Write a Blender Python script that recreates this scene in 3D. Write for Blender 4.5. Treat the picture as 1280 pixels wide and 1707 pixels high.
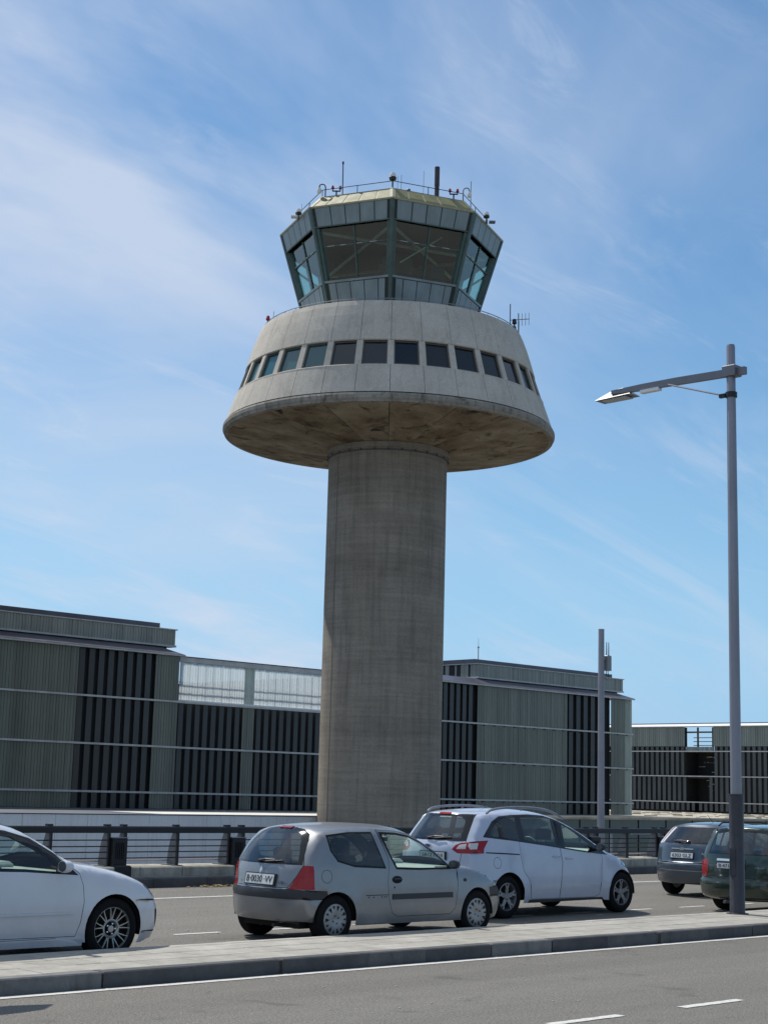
import bpy, bmesh, math, random
from mathutils import Vector, Matrix
from mathutils.geometry import delaunay_2d_cdt
for o in list(bpy.data.objects): bpy.data.objects.remove(o)
random.seed(7)
R_ = math.radians
SC = bpy.context.scene
COL = SC.collection

# ------------------------------------------------------------ camera
CAM_H = 1.8
PITCH, ROLL, HEAD = R_(10.0438), R_(1.5489), R_(45.8595)
cam_d = bpy.data.cameras.new('camera'); cam = bpy.data.objects.new('camera', cam_d); COL.objects.link(cam)
fh = Vector((math.cos(HEAD), math.sin(HEAD), 0)); rt = Vector((math.sin(HEAD), -math.cos(HEAD), 0))
fw = fh*math.cos(PITCH) + Vector((0, 0, 1))*math.sin(PITCH); up0 = rt.cross(fw)
rr = rt*math.cos(ROLL) + up0*math.sin(ROLL); uu = -rt*math.sin(ROLL) + up0*math.cos(ROLL)
m = Matrix.Identity(4)
for i in range(3): m[i][0], m[i][1], m[i][2] = rr[i], uu[i], -fw[i]
m[2][3] = CAM_H
cam.matrix_world = m
cam_d.sensor_fit = 'HORIZONTAL'; cam_d.sensor_width = 36; cam_d.lens = 2621.4/1280*36
cam_d.clip_start = 0.1; cam_d.clip_end = 9000
SC.camera = cam

# ------------------------------------------------------------ light
SUN_EL, SUN_AZ = R_(55.4), R_(-0.5)      # azimuth measured clockwise from +Y
sv = Vector((math.sin(SUN_AZ)*math.cos(SUN_EL), math.cos(SUN_AZ)*math.cos(SUN_EL), math.sin(SUN_EL)))
sun_d = bpy.data.lights.new('sun', 'SUN'); sun = bpy.data.objects.new('sun', sun_d); COL.objects.link(sun)
sun_d.energy = 4.4; sun_d.angle = R_(0.53); sun_d.color = (1, .95, .87)
sun.rotation_euler = (-sv).to_track_quat('-Z', 'Y').to_euler(); sun.location = sv*200
W = bpy.data.worlds.new('World'); SC.world = W; W.use_nodes = True
nt = W.node_tree; nt.nodes.clear(); N = nt.nodes.new; L = nt.links.new
sky = N('ShaderNodeTexSky'); sky.sky_type = 'NISHITA'; sky.sun_disc = False
sky.sun_elevation = SUN_EL; sky.sun_rotation = SUN_AZ; sky.altitude = 0; sky.air_density = 1.0; sky.dust_density = 0.25; sky.ozone_density = 1.6
def wmath(op, a, b=None, c=None):
    n = N('ShaderNodeMath'); n.operation = op
    for i, v in enumerate((a, b, c)):
        if v is None: continue
        if isinstance(v, (int, float)): n.inputs[i].default_value = v
        else: L(v, n.inputs[i])
    return n.outputs[0]
tc = N('ShaderNodeTexCoord'); sep = N('ShaderNodeSeparateXYZ'); L(tc.outputs['Generated'], sep.inputs[0])
zz = wmath('ADD', wmath('MAXIMUM', sep.outputs[2], 0.0), 0.30)
cmb = N('ShaderNodeCombineXYZ')
L(wmath('DIVIDE', sep.outputs[0], zz), cmb.inputs[0]); L(wmath('DIVIDE', sep.outputs[1], zz), cmb.inputs[1])
def cloud(rot, sx, sy, scale, detail, rough, dist, off):
    mp = N('ShaderNodeMapping'); mp.inputs['Rotation'].default_value = (0, 0, rot); mp.inputs['Scale'].default_value = (sx, sy, 1); mp.inputs['Location'].default_value = off
    L(cmb.outputs[0], mp.inputs['Vector'])
    n = N('ShaderNodeTexNoise'); n.inputs['Scale'].default_value = scale; n.inputs['Detail'].default_value = detail
    n.inputs['Roughness'].default_value = rough; n.inputs['Distortion'].default_value = dist
    L(mp.outputs[0], n.inputs['Vector']); return n.outputs['Fac']
def ramp(v, a, b):
    n = N('ShaderNodeMapRange'); n.interpolation_type = 'SMOOTHERSTEP'
    L(v, n.inputs['Value']); n.inputs['From Min'].default_value = a; n.inputs['From Max'].default_value = b; return n.outputs[0]
wide = ramp(cloud(R_(30), 1.0, 1.5, .55, 5, .5, .5, (2.3, .7, 0)), .38, .68)
stre = ramp(cloud(R_(-28), .65, 3.2, 1.5, 9, .62, .9, (1.1, 3.3, 0)), .42, .78)
wisp = ramp(cloud(R_(12), .8, 2.2, 3.2, 10, .66, 1.6, (5.1, 1.7, 0)), .48, .85)
hz = ramp(sep.outputs[2], .30, -.02)
cf = wmath('ADD', wmath('MULTIPLY', wide, wmath('ADD', wmath('MULTIPLY', stre, .80), .10)), wmath('MULTIPLY', wisp, .27))
bank = ramp(wmath('SUBTRACT', sep.outputs[1], sep.outputs[0]), -.42, .38)
high = ramp(sep.outputs[2], .12, .46)
soft = ramp(cloud(R_(20), .9, 1.7, .9, 6, .55, .7, (7.3, 2.7, 0)), .26, .74)
cf = wmath('ADD', cf, wmath('MULTIPLY', soft, wmath('ADD', wmath('MULTIPLY', bank, .62), wmath('MULTIPLY', high, .44))))
cf = wmath('MINIMUM', wmath('ADD', cf, wmath('MULTIPLY', hz, .02)), .80)
mix = N('ShaderNodeMix'); mix.data_type = 'RGBA'; L(cf, mix.inputs[0])
hsv = N('ShaderNodeHueSaturation'); hsv.inputs['Hue'].default_value = .495; hsv.inputs['Saturation'].default_value = 1.33; hsv.inputs['Value'].default_value = 1.06
L(sky.outputs[0], hsv.inputs['Color'])
hm = N('ShaderNodeMix'); hm.data_type = 'RGBA'; L(wmath('MULTIPLY', hz, .85), hm.inputs[0]); L(hsv.outputs[0], hm.inputs[6]); hm.inputs[7].default_value = (2.5, 5.1, 8.1, 1)
L(hm.outputs[2], mix.inputs[6]); mix.inputs[7].default_value = (5.9, 6.6, 7.9, 1)
bg = N('ShaderNodeBackground'); bg.inputs['Strength'].default_value = 0.108; L(mix.outputs[2], bg.inputs['Color'])
out = N('ShaderNodeOutputWorld'); L(bg.outputs[0], out.inputs[0])
SC.view_settings.view_transform = 'Standard'; SC.view_settings.look = 'None'
SC.view_settings.exposure = 0.0; SC.view_settings.gamma = 1; SC.view_settings.use_curve_mapping = False
SC.cycles.max_bounces = 10; SC.cycles.transparent_max_bounces = 24; SC.cycles.caustics_reflective = False; SC.cycles.caustics_refractive = False

# ------------------------------------------------------------ materials
MATS = {}
def new_mat(name):
    mt = bpy.data.materials.new(name); mt.use_nodes = True; MATS[name] = mt
    nt = mt.node_tree; nt.nodes.clear()
    o = nt.nodes.new('ShaderNodeOutputMaterial'); b = nt.nodes.new('ShaderNodeBsdfPrincipled'); nt.links.new(b.outputs[0], o.inputs[0])
    return mt, nt, b, o
def noise_node(nt, scale, detail=4, rough=.55, stretch=(1, 1, 1), coord='World', dist=0):
    tc = nt.nodes.new('ShaderNodeTexCoord'); mp = nt.nodes.new('ShaderNodeMapping'); mp.inputs['Scale'].default_value = stretch
    if coord == 'World':
        g = nt.nodes.new('ShaderNodeNewGeometry'); nt.links.new(g.outputs['Position'], mp.inputs['Vector'])
    else: nt.links.new(tc.outputs[coord], mp.inputs['Vector'])
    n = nt.nodes.new('ShaderNodeTexNoise'); n.inputs['Scale'].default_value = scale; n.inputs['Detail'].default_value = detail
    n.inputs['Roughness'].default_value = rough; n.inputs['Distortion'].default_value = dist
    nt.links.new(mp.outputs[0], n.inputs['Vector']); return n.outputs['Fac']
def rmp(nt, v, pts):
    r = nt.nodes.new('ShaderNodeValToRGB'); nt.links.new(v, r.inputs[0]); e = r.color_ramp.elements
    while len(e) < len(pts): e.new(.5)
    for k, (p, c) in enumerate(pts):
        e[k].position = p; e[k].color = c if len(c) == 4 else (*c, 1)
    return r.outputs[0]
def mixc(nt, fac, a, b, mode='MIX'):
    n = nt.nodes.new('ShaderNodeMix'); n.data_type = 'RGBA'; n.blend_type = mode
    for k, v in ((0, fac), (6, a), (7, b)):
        if isinstance(v, (int, float)): n.inputs[k].default_value = v
        elif isinstance(v, tuple): n.inputs[k].default_value = v if len(v) == 4 else (*v, 1)
        else: nt.links.new(v, n.inputs[k])
    return n.outputs[2]
def bump(nt, b, h, strength=.3, dist=.02):
    n = nt.nodes.new('ShaderNodeBump'); n.inputs['Strength'].default_value = strength; n.inputs['Distance'].default_value = dist
    nt.links.new(h, n.inputs['Height']); nt.links.new(n.outputs[0], b.inputs['Normal'])
def simple(name, col, rough=.5, metal=0., var=0., vscale=8, coat=0., spec=.5, stretch=(1, 1, 1)):
    mt, nt, b, o = new_mat(name)
    b.inputs['Roughness'].default_value = rough; b.inputs['Metallic'].default_value = metal
    b.inputs['Coat Weight'].default_value = coat; b.inputs['Coat Roughness'].default_value = .04; b.inputs['Specular IOR Level'].default_value = spec
    if var:
        f = noise_node(nt, vscale, 5, .6, stretch)
        c = rmp(nt, f, [(.3, tuple(x*(1-var) for x in col)), (.7, tuple(min(1, x*(1+var)) for x in col))]); nt.links.new(c, b.inputs['Base Color'])
        g = rmp(nt, f, [(.3, (rough*.9,)*3), (.7, (min(1, rough*1.15),)*3)]); nt.links.new(g, b.inputs['Roughness'])
    else: b.inputs['Base Color'].default_value = (*col, 1)
    return mt
def concrete(name, c1, c2, streak=.35, scale=.6, bands=0, dark=(.1, .09, .08), stain=.4, joint=None, streakscale=3.0):
    mt, nt, b, o = new_mat(name); b.inputs['Roughness'].default_value = .88; b.inputs['Specular IOR Level'].default_value = .25
    big = noise_node(nt, scale, 6, .6); c = rmp(nt, big, [(.32, c1), (.68, c2)])
    fine = noise_node(nt, 9, 6, .7); c = mixc(nt, .35, c, rmp(nt, fine, [(.3, (.3, .3, .3)), (.7, (.7, .7, .7))]), 'OVERLAY')
    st = noise_node(nt, streakscale, 6, .65, (1, 1, .07)); s = rmp(nt, st, [(.50, (0, 0, 0)), (.70, (streak,)*3)]); c = mixc(nt, s, c, dark)
    sn = noise_node(nt, scale*1.7, 7, .7, (1, 1, .6), dist=1.0); s = rmp(nt, sn, [(.55, (0, 0, 0)), (.66, (stain,)*3)]); c = mixc(nt, s, c, dark)
    if bands:
        hb = noise_node(nt, 1.0, 6, .7, (.25, .25, 5)); c = mixc(nt, .38, c, rmp(nt, hb, [(.36, (.33,)*3), (.64, (.64,)*3)]), 'OVERLAY')
        vb = noise_node(nt, 1.0, 6, .75, (3, 3, .10)); c = mixc(nt, .28, c, rmp(nt, vb, [(.34, (.34,)*3), (.64, (.62,)*3)]), 'OVERLAY')
        tc = nt.nodes.new('ShaderNodeTexCoord'); sp = nt.nodes.new('ShaderNodeSeparateXYZ'); nt.links.new(tc.outputs['Object'], sp.inputs[0])
        dv = nt.nodes.new('ShaderNodeMath'); dv.operation = 'DIVIDE'; nt.links.new(sp.outputs[2], dv.inputs[0]); dv.inputs[1].default_value = bands
        fl = nt.nodes.new('ShaderNodeMath'); fl.operation = 'FLOOR'; nt.links.new(dv.outputs[0], fl.inputs[0])
        wn = nt.nodes.new('ShaderNodeTexWhiteNoise'); wn.noise_dimensions = '1D'; nt.links.new(fl.outputs[0], wn.inputs['W'])
        c = mixc(nt, .5, c, rmp(nt, wn.outputs[0], [(0, (.44,)*3), (1, (.56,)*3)]), 'OVERLAY')
    nt.links.new(c, b.inputs['Base Color']); bump(nt, b, fine, .25, .02); return mt
CONC = concrete('panel_concrete', (.44, .405, .345), (.53, .49, .42), .26, .55, dark=(.2, .19, .175), stain=.28, streakscale=2.2)
LEDGE = concrete('ledge_concrete', (.22, .20, .17), (.33, .31, .27), .7, .9, dark=(.07, .06, .05), stain=.7)
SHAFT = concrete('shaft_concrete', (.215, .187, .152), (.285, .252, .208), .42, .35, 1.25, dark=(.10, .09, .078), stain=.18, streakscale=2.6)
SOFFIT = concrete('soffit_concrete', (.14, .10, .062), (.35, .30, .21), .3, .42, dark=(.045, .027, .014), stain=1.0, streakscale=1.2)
KERBM = concrete('kerb_granite', (.062, .062, .066), (.105, .104, .104), .25, 1.5, stain=.35, dark=(.10, .10, .10))
SLABM = concrete('paving_concrete', (.33, .31, .27), (.43, .41, .36), .1, 2.0, stain=.3, dark=(.2, .19, .17))
OLDC = concrete('old_concrete', (.30, .28, .23), (.46, .43, .36), .5, 2.2, stain=.6, dark=(.1, .09, .07))
def asphalt(name, c, var=.3, grain=95):
    mt, nt, b, o = new_mat(name); b.inputs['Roughness'].default_value = .85; b.inputs['Specular IOR Level'].default_value = .3
    g = noise_node(nt, grain, 3, .6); big = noise_node(nt, .8, 5, .6, (.05, 1, 1)); spot = rmp(nt, noise_node(nt, 1.6, 5, .6, dist=.6), [(.60, (0, 0, 0)), (.72, (.55,)*3)]); mid = noise_node(nt, 5, 6, .7)
    col = rmp(nt, g, [(.30, tuple(x*.45 for x in c)), (.5, c), (.68, tuple(x*1.9 for x in c))])
    g2 = noise_node(nt, grain*.42, 4, .8); col = mixc(nt, .85, col, rmp(nt, g2, [(.34, (.22,)*3), (.5, (.5,)*3), (.66, (.82,)*3)]), 'OVERLAY')
    col = mixc(nt, .8, col, rmp(nt, big, [(.3, (.40,)*3), (.7, (.59,)*3)]), 'OVERLAY')
    col = mixc(nt, var, col, rmp(nt, mid, [(.3, (.35,)*3), (.7, (.62,)*3)]), 'OVERLAY')
    col = mixc(nt, spot, col, tuple(x*.45 for x in c))
    nt.links.new(col, b.inputs['Base Color']); bump(nt, b, g, .5, .006); return mt
ASPH = asphalt('asphalt_near', (.132, .124, .108)); ASPH2 = asphalt('asphalt_far', (.140, .131, .113), grain=70); GUT = asphalt('asphalt_gutter', (.080, .075, .067))
def worn_paint(name, c, under):
    mt, nt, b, o = new_mat(name); b.inputs['Roughness'].default_value = .7
    n = noise_node(nt, 26, 6, .75); e = noise_node(nt, 3, 5, .7)
    f = rmp(nt, n, [(.36, (0, 0, 0)), (.46, (1, 1, 1))])
    nt.links.new(mixc(nt, f, under, mixc(nt, .3, c, rmp(nt, e, [(.3, (.3,)*3), (.7, (.8,)*3)]), 'MULTIPLY')), b.inputs['Base Color']); return mt
PAINTL = worn_paint('road_paint', (.66, .65, .60), (.25, .25, .24))
def glass(name, tint, refl=.12, rough=.02):
    mt = bpy.data.materials.new(name); mt.use_nodes = True; nt = mt.node_tree; nt.nodes.clear(); A = nt.nodes.new
    o = A('ShaderNodeOutputMaterial'); t = A('ShaderNodeBsdfTransparent'); t.inputs[0].default_value = (*tint, 1)
    g = A('ShaderNodeBsdfGlossy'); g.inputs['Roughness'].default_value = rough; g.inputs[0].default_value = (1, 1, 1, 1)
    fr = A('ShaderNodeFresnel'); ge = A('ShaderNodeNewGeometry'); io = A('ShaderNodeMath'); io.operation = 'MULTIPLY_ADD'; nt.links.new(ge.outputs['Backfacing'], io.inputs[0]); io.inputs[1].default_value = -.8333; io.inputs[2].default_value = 1.5; nt.links.new(io.outputs[0], fr.inputs['IOR'])
    ad = A('ShaderNodeMath'); ad.operation = 'MULTIPLY_ADD'; nt.links.new(fr.outputs[0], ad.inputs[0]); ad.inputs[1].default_value = 1.0; ad.inputs[2].default_value = refl
    cl = A('ShaderNodeClamp'); nt.links.new(ad.outputs[0], cl.inputs[0])
    mx = A('ShaderNodeMixShader'); nt.links.new(cl.outputs[0], mx.inputs[0]); nt.links.new(t.outputs[0], mx.inputs[1]); nt.links.new(g.outputs[0], mx.inputs[2])
    nt.links.new(mx.outputs[0], o.inputs[0]); MATS[name] = mt; return mt
G_SIDE = glass('car_glass', (.78, .88, .84), .02); G_TINT = glass('car_glass_dark', (.38, .44, .43), .03); G_REAR = glass('car_glass_rear', (.66, .80, .78), .05, .03)
G_CAB = glass('cab_glass', (.55, .78, .72), .035); 
def dark_glass(name, col, rough=.04): return simple(name, col, rough, spec=.6, coat=.1)
G_WIN = dark_glass('window_glass', (.012, .018, .02), .05)
def uglass(name, col, trans, gap, alpha):
    # profiled translucent glass: per-strip tone, diffuse + translucent + a little see-through
    mt = bpy.data.materials.new(name); mt.use_nodes = True; nt = mt.node_tree; nt.nodes.clear(); A = nt.nodes.new
    o = A('ShaderNodeOutputMaterial'); g = A('ShaderNodeNewGeometry'); sp = A('ShaderNodeSeparateXYZ'); nt.links.new(g.outputs['Position'], sp.inputs[0])
    dv = A('ShaderNodeMath'); dv.operation = 'MULTIPLY_ADD'; nt.links.new(sp.outputs[0], dv.inputs[0]); dv.inputs[1].default_value = 1/gap; 
    y2 = A('ShaderNodeMath'); y2.operation = 'MULTIPLY'; nt.links.new(sp.outputs[1], y2.inputs[0]); y2.inputs[1].default_value = 1/gap; nt.links.new(y2.outputs[0], dv.inputs[2])
    fl = A('ShaderNodeMath'); fl.operation = 'FLOOR'; nt.links.new(dv.outputs[0], fl.inputs[0])
    wn = A('ShaderNodeTexWhiteNoise'); wn.noise_dimensions = '1D'; nt.links.new(fl.outputs[0], wn.inputs['W'])
    c = mixc(nt, .8, col, rmp(nt, wn.outputs[0], [(0, (.40,)*3), (1, (.60,)*3)]), 'OVERLAY')
    dirt = noise_node(nt, .8, 6, .65, (1, 1, .25), 'World'); c = mixc(nt, .6, c, rmp(nt, dirt, [(.3, (.36,)*3), (.7, (.62,)*3)]), 'OVERLAY')
    d = A('ShaderNodeBsdfPrincipled'); nt.links.new(c, d.inputs['Base Color']); d.inputs['Roughness'].default_value = .25; d.inputs['Specular IOR Level'].default_value = .5
    t = A('ShaderNodeBsdfTranslucent'); nt.links.new(c, t.inputs[0])
    m1 = A('ShaderNodeMixShader'); m1.inputs[0].default_value = trans; nt.links.new(d.outputs[0], m1.inputs[1]); nt.links.new(t.outputs[0], m1.inputs[2])
    tr = A('ShaderNodeBsdfTransparent'); tr.inputs[0].default_value = (.78, .85, .86, 1)
    m2 = A('ShaderNodeMixShader'); m2.inputs[0].default_value = alpha; nt.links.new(m1.outputs[0], m2.inputs[1]); nt.links.new(tr.outputs[0], m2.inputs[2])
    nt.links.new(m2.outputs[0], o.inputs[0]); MATS[name] = mt; return mt
UGL = uglass('profiled_glass', (.15, .165, .135), .10, .23, .0); UGLT = uglass('backlit_glass', (.84, .87, .88), .75, .3, .36)
UGLC = uglass('corner_glass', (.50, .56, .52), .6, .23, .05); G_FAC = glass('facade_film', (.90, .95, .92), -.012, .12)
UGLF = uglass('far_profiled_glass', (.17, .20, .185), .10, .5, .0)
SLATM = simple('slat_glass', (.026, .029, .030), .3, var=.35, vscale=.7, stretch=(1, 1, .3)); SLATG = simple('slat_glass_far', (.040, .050, .056), .3, var=.4, vscale=.6, stretch=(1, 1, .3))
DARKIN = simple('dark_interior', (.017, .018, .02), .8); ALU = simple('aluminium_trim', (.42, .42, .41), .45, .3, .2, 1.5); ALUW = simple('white_trim', (.72, .72, .72), .4, 0, .1, 1)
EAVE = simple('eave_metal', (.10, .095, .115), .4, .4, .25, .6); BOXM = uglass('parapet_cladding', (.23, .24, .21), 0, .23, 0)
PODW = concrete('podium_panel', (.60, .62, .64), (.68, .70, .72), .3, .3, dark=(.3, .3, .3), stain=.15); PODR = simple('painted_shade_roof', (.10, .11, .125), .6, 0, .2, .5); PODL = simple('painted_sunlit_roof', (.66, .64, .58), .9, 0, .15, .4)  # podium roof: shade painted as dark grey, sunlit wedge painted as white
DECK = simple('deck_concrete', (.42, .38, .30), .9, 0, .35, .5); TEAL = dark_glass('teal_glass', (.035, .085, .09), .12); GROUND = simple('lower_ground', (.20, .19, .17), .9, 0, .3, .02)
STEELD = simple('dark_steel', (.014, .015, .019), .42, .3, .3, 4); FIN = simple('grey_steel_fin', (.13, .135, .15), .5, .2, .25, 6); GALV = simple('galvanised_steel', (.25, .25, .28), .42, .55, .22, 3, stretch=(1, 1, .2)); POLED = simple('painted_pole_base', (.038, .038, .046), .45, .1, .25, 6)
LAMPG = simple('lamp_grey', (.17, .175, .19), .45, .3, .1, 5); LENS = simple('lamp_lens', (.35, .36, .33), .25)
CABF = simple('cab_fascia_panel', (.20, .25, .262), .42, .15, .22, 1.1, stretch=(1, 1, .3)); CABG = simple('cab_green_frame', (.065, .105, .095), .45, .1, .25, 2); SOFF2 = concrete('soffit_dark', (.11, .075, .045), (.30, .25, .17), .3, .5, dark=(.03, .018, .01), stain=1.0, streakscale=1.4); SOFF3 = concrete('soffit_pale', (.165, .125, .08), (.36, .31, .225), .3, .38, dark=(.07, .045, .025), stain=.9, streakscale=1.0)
CABL = simple('cab_seam', (.02, .03, .03), .6)
ROOFY = simple('roof_panel', (.19, .18, .075), .6, 0, .22, 1.6); ROOFS = simple('roof_strip', (.34, .33, .21), .6, 0, .15, 3)
CEIL = simple('cab_ceiling', (.038, .046, .036), .8, 0, .3, 1.2); BEAM = simple('cab_brace', (.42, .42, .38), .6, 0, .2, 3); RED = simple('red_lamp_cap', (.35, .02, .05), .3); WHT = simple('white_plastic', (.72, .72, .70), .35); BLK = simple('black_plastic', (.015, .015, .017), .5); SEAL = simple('black_glass_border', (.008, .009, .010), .07); CHIM = simple('chimney_steel', (.05, .04, .045), .5, .2, .3, 3)
# cars
def paint(name, col, rough=.3, metal=0., coat=.7, inner=(.10, .105, .10)):
    mt, nt, b, o = new_mat(name); b.inputs['Roughness'].default_value = rough; b.inputs['Metallic'].default_value = metal; b.inputs['Coat Weight'].default_value = coat; b.inputs['Coat Roughness'].default_value = .05
    f = noise_node(nt, 3.5, 5, .6); c = mixc(nt, .16, col, rmp(nt, f, [(.3, (.35,)*3), (.7, (.65,)*3)]), 'OVERLAY')
    tc = nt.nodes.new('ShaderNodeTexCoord'); sp = nt.nodes.new('ShaderNodeSeparateXYZ'); nt.links.new(tc.outputs['Object'], sp.inputs[0])
    dn = noise_node(nt, 6, 6, .7); mz = nt.nodes.new('ShaderNodeMapRange'); nt.links.new(sp.outputs[2], mz.inputs[0]); mz.inputs[1].default_value = .62; mz.inputs[2].default_value = .12; mz.inputs[3].default_value = 0; mz.inputs[4].default_value = .55
    mu = nt.nodes.new('ShaderNodeMath'); mu.operation = 'MULTIPLY'; nt.links.new(mz.outputs[0], mu.inputs[0]); nt.links.new(dn, mu.inputs[1]); c = mixc(nt, mu.outputs[0], c, (.16, .14, .115))
    g = nt.nodes.new('ShaderNodeNewGeometry'); d = nt.nodes.new('ShaderNodeBsdfDiffuse'); d.inputs[0].default_value = (*inner, 1)
    mx = nt.nodes.new('ShaderNodeMixShader'); nt.links.new(g.outputs['Backfacing'], mx.inputs[0]); nt.links.new(b.outputs[0], mx.inputs[1]); nt.links.new(d.outputs[0], mx.inputs[2]); nt.links.new(mx.outputs[0], o.inputs[0])
    nt.links.new(c, b.inputs['Base Color']); return mt
P_WHITE = paint('white_paint', (.54, .56, .60)); P_WHITE2 = paint('white_paint_mpv', (.43, .48, .58)); P_SILVER = paint('silver_paint', (.24, .25, .262), .36, .5, .5); P_BLUE = paint('steel_blue_paint', (.045, .068, .095), .33, .35, .8); P_GREEN = paint('dark_green_paint', (.007, .026, .015), .3, .2, .9)
TRIM = simple('bumper_plastic', (.022, .023, .028), .5, 0, .2, 6); GAP = simple('panel_gap', (.008, .008, .009), .9); TYRE = simple('tyre_rubber', (.011, .011, .012), .85, 0, .3, 12, spec=.12); RIMS = simple('rim_alloy', (.34, .34, .33), .35, .6, .15, 8); CAPM = simple('hubcap_plastic', (.30, .30, .30), .4, .35, .2, 9)
RIMD = simple('rim_grey', (.26, .26, .27), .4, .5, .2, 9)
def lens(name, col, rough=.1):
    mt, nt, b, o = new_mat(name); b.inputs['Base Color'].default_value = (*col, 1); b.inputs['Roughness'].default_value = rough; b.inputs['Coat Weight'].default_value = .25; b.inputs['Specular IOR Level'].default_value = .3; b.inputs['Subsurface Weight'].default_value = 0
    return mt
L_RED = lens('red_lens', (.30, .006, .010)); L_CLR = lens('clear_lens', (.55, .55, .55)); L_HEAD = lens('headlamp_lens', (.20, .22, .25), .04); L_DRED = lens('dark_red_lens', (.22, .01, .015)); CHROME = simple('chrome', (.75, .75, .75), .12, 1.); PLATEW = simple('plate_white', (.62, .63, .62), .4); PLATEK = simple('plate_black', (.01, .01, .01), .5)
CABIN = simple('cabin_fabric', (.03, .03, .033), .8, 0, .3, 9); DASH = simple('dashboard', (.42, .46, .43), .55, 0, .2, 7)
HIVIS = simple('hi_vis_reflection', (.55, .62, .03), .7)

# ------------------------------------------------------------ mesh helpers
def link_mesh(name, verts, faces, mats, parent=None, idx=None, smooth=False, normals=None):
    me = bpy.data.meshes.new(name); me.from_pydata([tuple(v) for v in verts], [], faces)
    for mt in (mats if isinstance(mats, (list, tuple)) else [mats]): me.materials.append(mt)
    if idx: me.polygons.foreach_set('material_index', idx)
    if smooth: me.polygons.foreach_set('use_smooth', [True]*len(me.polygons))
    me.update()
    if normals: me.normals_split_custom_set_from_vertices(normals)
    o = bpy.data.objects.new(name, me); COL.objects.link(o)
    if parent: o.parent = parent
    return o
class MB:
    def __init__(s): s.v = []; s.f = []; s.i = []; s.cur = 0
    def add(s, vs, fs):
        n = len(s.v); s.v += [tuple(v) for v in vs]; s.f += [tuple(n+k for k in f) for f in fs]; s.i += [s.cur]*len(fs); return s
    def box(s, x0, x1, y0, y1, z0, z1, bev=0):
        if bev <= 0:
            return s.add([(x0, y0, z0), (x1, y0, z0), (x1, y1, z0), (x0, y1, z0), (x0, y0, z1), (x1, y0, z1), (x1, y1, z1), (x0, y1, z1)], [(0, 3, 2, 1), (4, 5, 6, 7), (0, 1, 5, 4), (1, 2, 6, 5), (2, 3, 7, 6), (3, 0, 4, 7)])
        b = bev; r = [(x0, y0), (x1, y0), (x1, y1), (x0, y1)]; ii = [(x0+b, y0+b), (x1-b, y0+b), (x1-b, y1-b), (x0+b, y1-b)]
        vs = [(x, y, z0) for x, y in r]+[(x, y, z1-b) for x, y in r]+[(x, y, z1) for x, y in ii]
        fs = [(0, 3, 2, 1), (8, 9, 10, 11)]
        for k in range(4):
            j = (k+1) % 4; fs += [(k, j, 4+j, 4+k), (4+k, 4+j, 8+j, 8+k)]
        return s.add(vs, fs)
    def hexa(s, p):   # 8 corners: bottom 4, top 4
        return s.add(p, [(0, 3, 2, 1), (4, 5, 6, 7), (0, 1, 5, 4), (1, 2, 6, 5), (2, 3, 7, 6), (3, 0, 4, 7)])
    def quadpan(s, a, b, c, d, t, n=None):   # a b c d corners of the outer face (ccw seen from outside), t thickness inwards
        a, b, c, d = map(Vector, (a, b, c, d)); nn = n or (b-a).cross(d-a).normalized(); q = [p-nn*t for p in (a, b, c, d)]
        return s.add([a, b, c, d, *q], [(0, 1, 2, 3), (7, 6, 5, 4), (0, 4, 5, 1), (1, 5, 6, 2), (2, 6, 7, 3), (3, 7, 4, 0)])
    def tube(s, pts, r, n=8, caps=True):
        pts = [Vector(p) for p in pts]; rs = r if isinstance(r, (list, tuple)) else [r]*len(pts); base = len(s.v); prev = None
        for k, p in enumerate(pts):
            d = (pts[min(k+1, len(pts)-1)]-pts[max(k-1, 0)]).normalized()
            if prev is None: a = d.orthogonal().normalized()
            else: a = (prev-d*prev.dot(d)).normalized()
            prev = a; b = d.cross(a)
            s.v += [tuple(p+(a*math.cos(2*math.pi*j/n)+b*math.sin(2*math.pi*j/n))*rs[k]) for j in range(n)]
        for k in range(len(pts)-1):
            for j in range(n):
                q = (j+1) % n; s.f.append((base+k*n+j, base+k*n+q, base+(k+1)*n+q, base+(k+1)*n+j)); s.i.append(s.cur)
        if caps: s.f += [tuple(base+j for j in reversed(range(n))), tuple(base+(len(pts)-1)*n+j for j in range(n))]; s.i += [s.cur]*2
        return s
    def lathe(s, prof, n=24, c=(0, 0, 0), axis='z', a0=0, a1=2*math.pi):
        base = len(s.v); full = abs(a1-a0-2*math.pi) < 1e-6; cols = n if full else n+1
        for k in range(cols):
            t = a0+(a1-a0)*k/n
            for r, z in prof:
                p = (r*math.cos(t), r*math.sin(t), z)
                if axis == 'y': p = (p[0], p[2], p[1])
                s.v.append((p[0]+c[0], p[1]+c[1], p[2]+c[2]))
        m_ = len(prof)
        for k in range(n):
            k2 = (k+1) % cols
            for j in range(m_-1):
                f = (base+k*m_+j, base+k2*m_+j, base+k2*m_+j+1, base+k*m_+j+1)
                s.f.append(f if axis != 'y' else f[::-1]); s.i.append(s.cur)
        return s
    def prism(s, poly, h, f=lambda u, v, w: (u, v, w), h0=0):
        n = len(poly); vs = [f(u, v, h0) for u, v in poly]+[f(u, v, h) for u, v in poly]
        fs = [tuple(reversed(range(n))), tuple(range(n, 2*n))]+[(k, (k+1) % n, n+(k+1) % n, n+k) for k in range(n)]
        return s.add(vs, fs)
    def build(s, name, mats, parent=None, smooth=False):
        o = link_mesh(name, s.v, s.f, mats, parent, s.i if isinstance(mats, (list, tuple)) else None, False)
        if smooth:
            o.data.polygons.foreach_set('use_smooth', [True]*len(o.data.polygons))
            o.data.set_sharp_from_angle(angle=R_(35))
        return o
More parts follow.
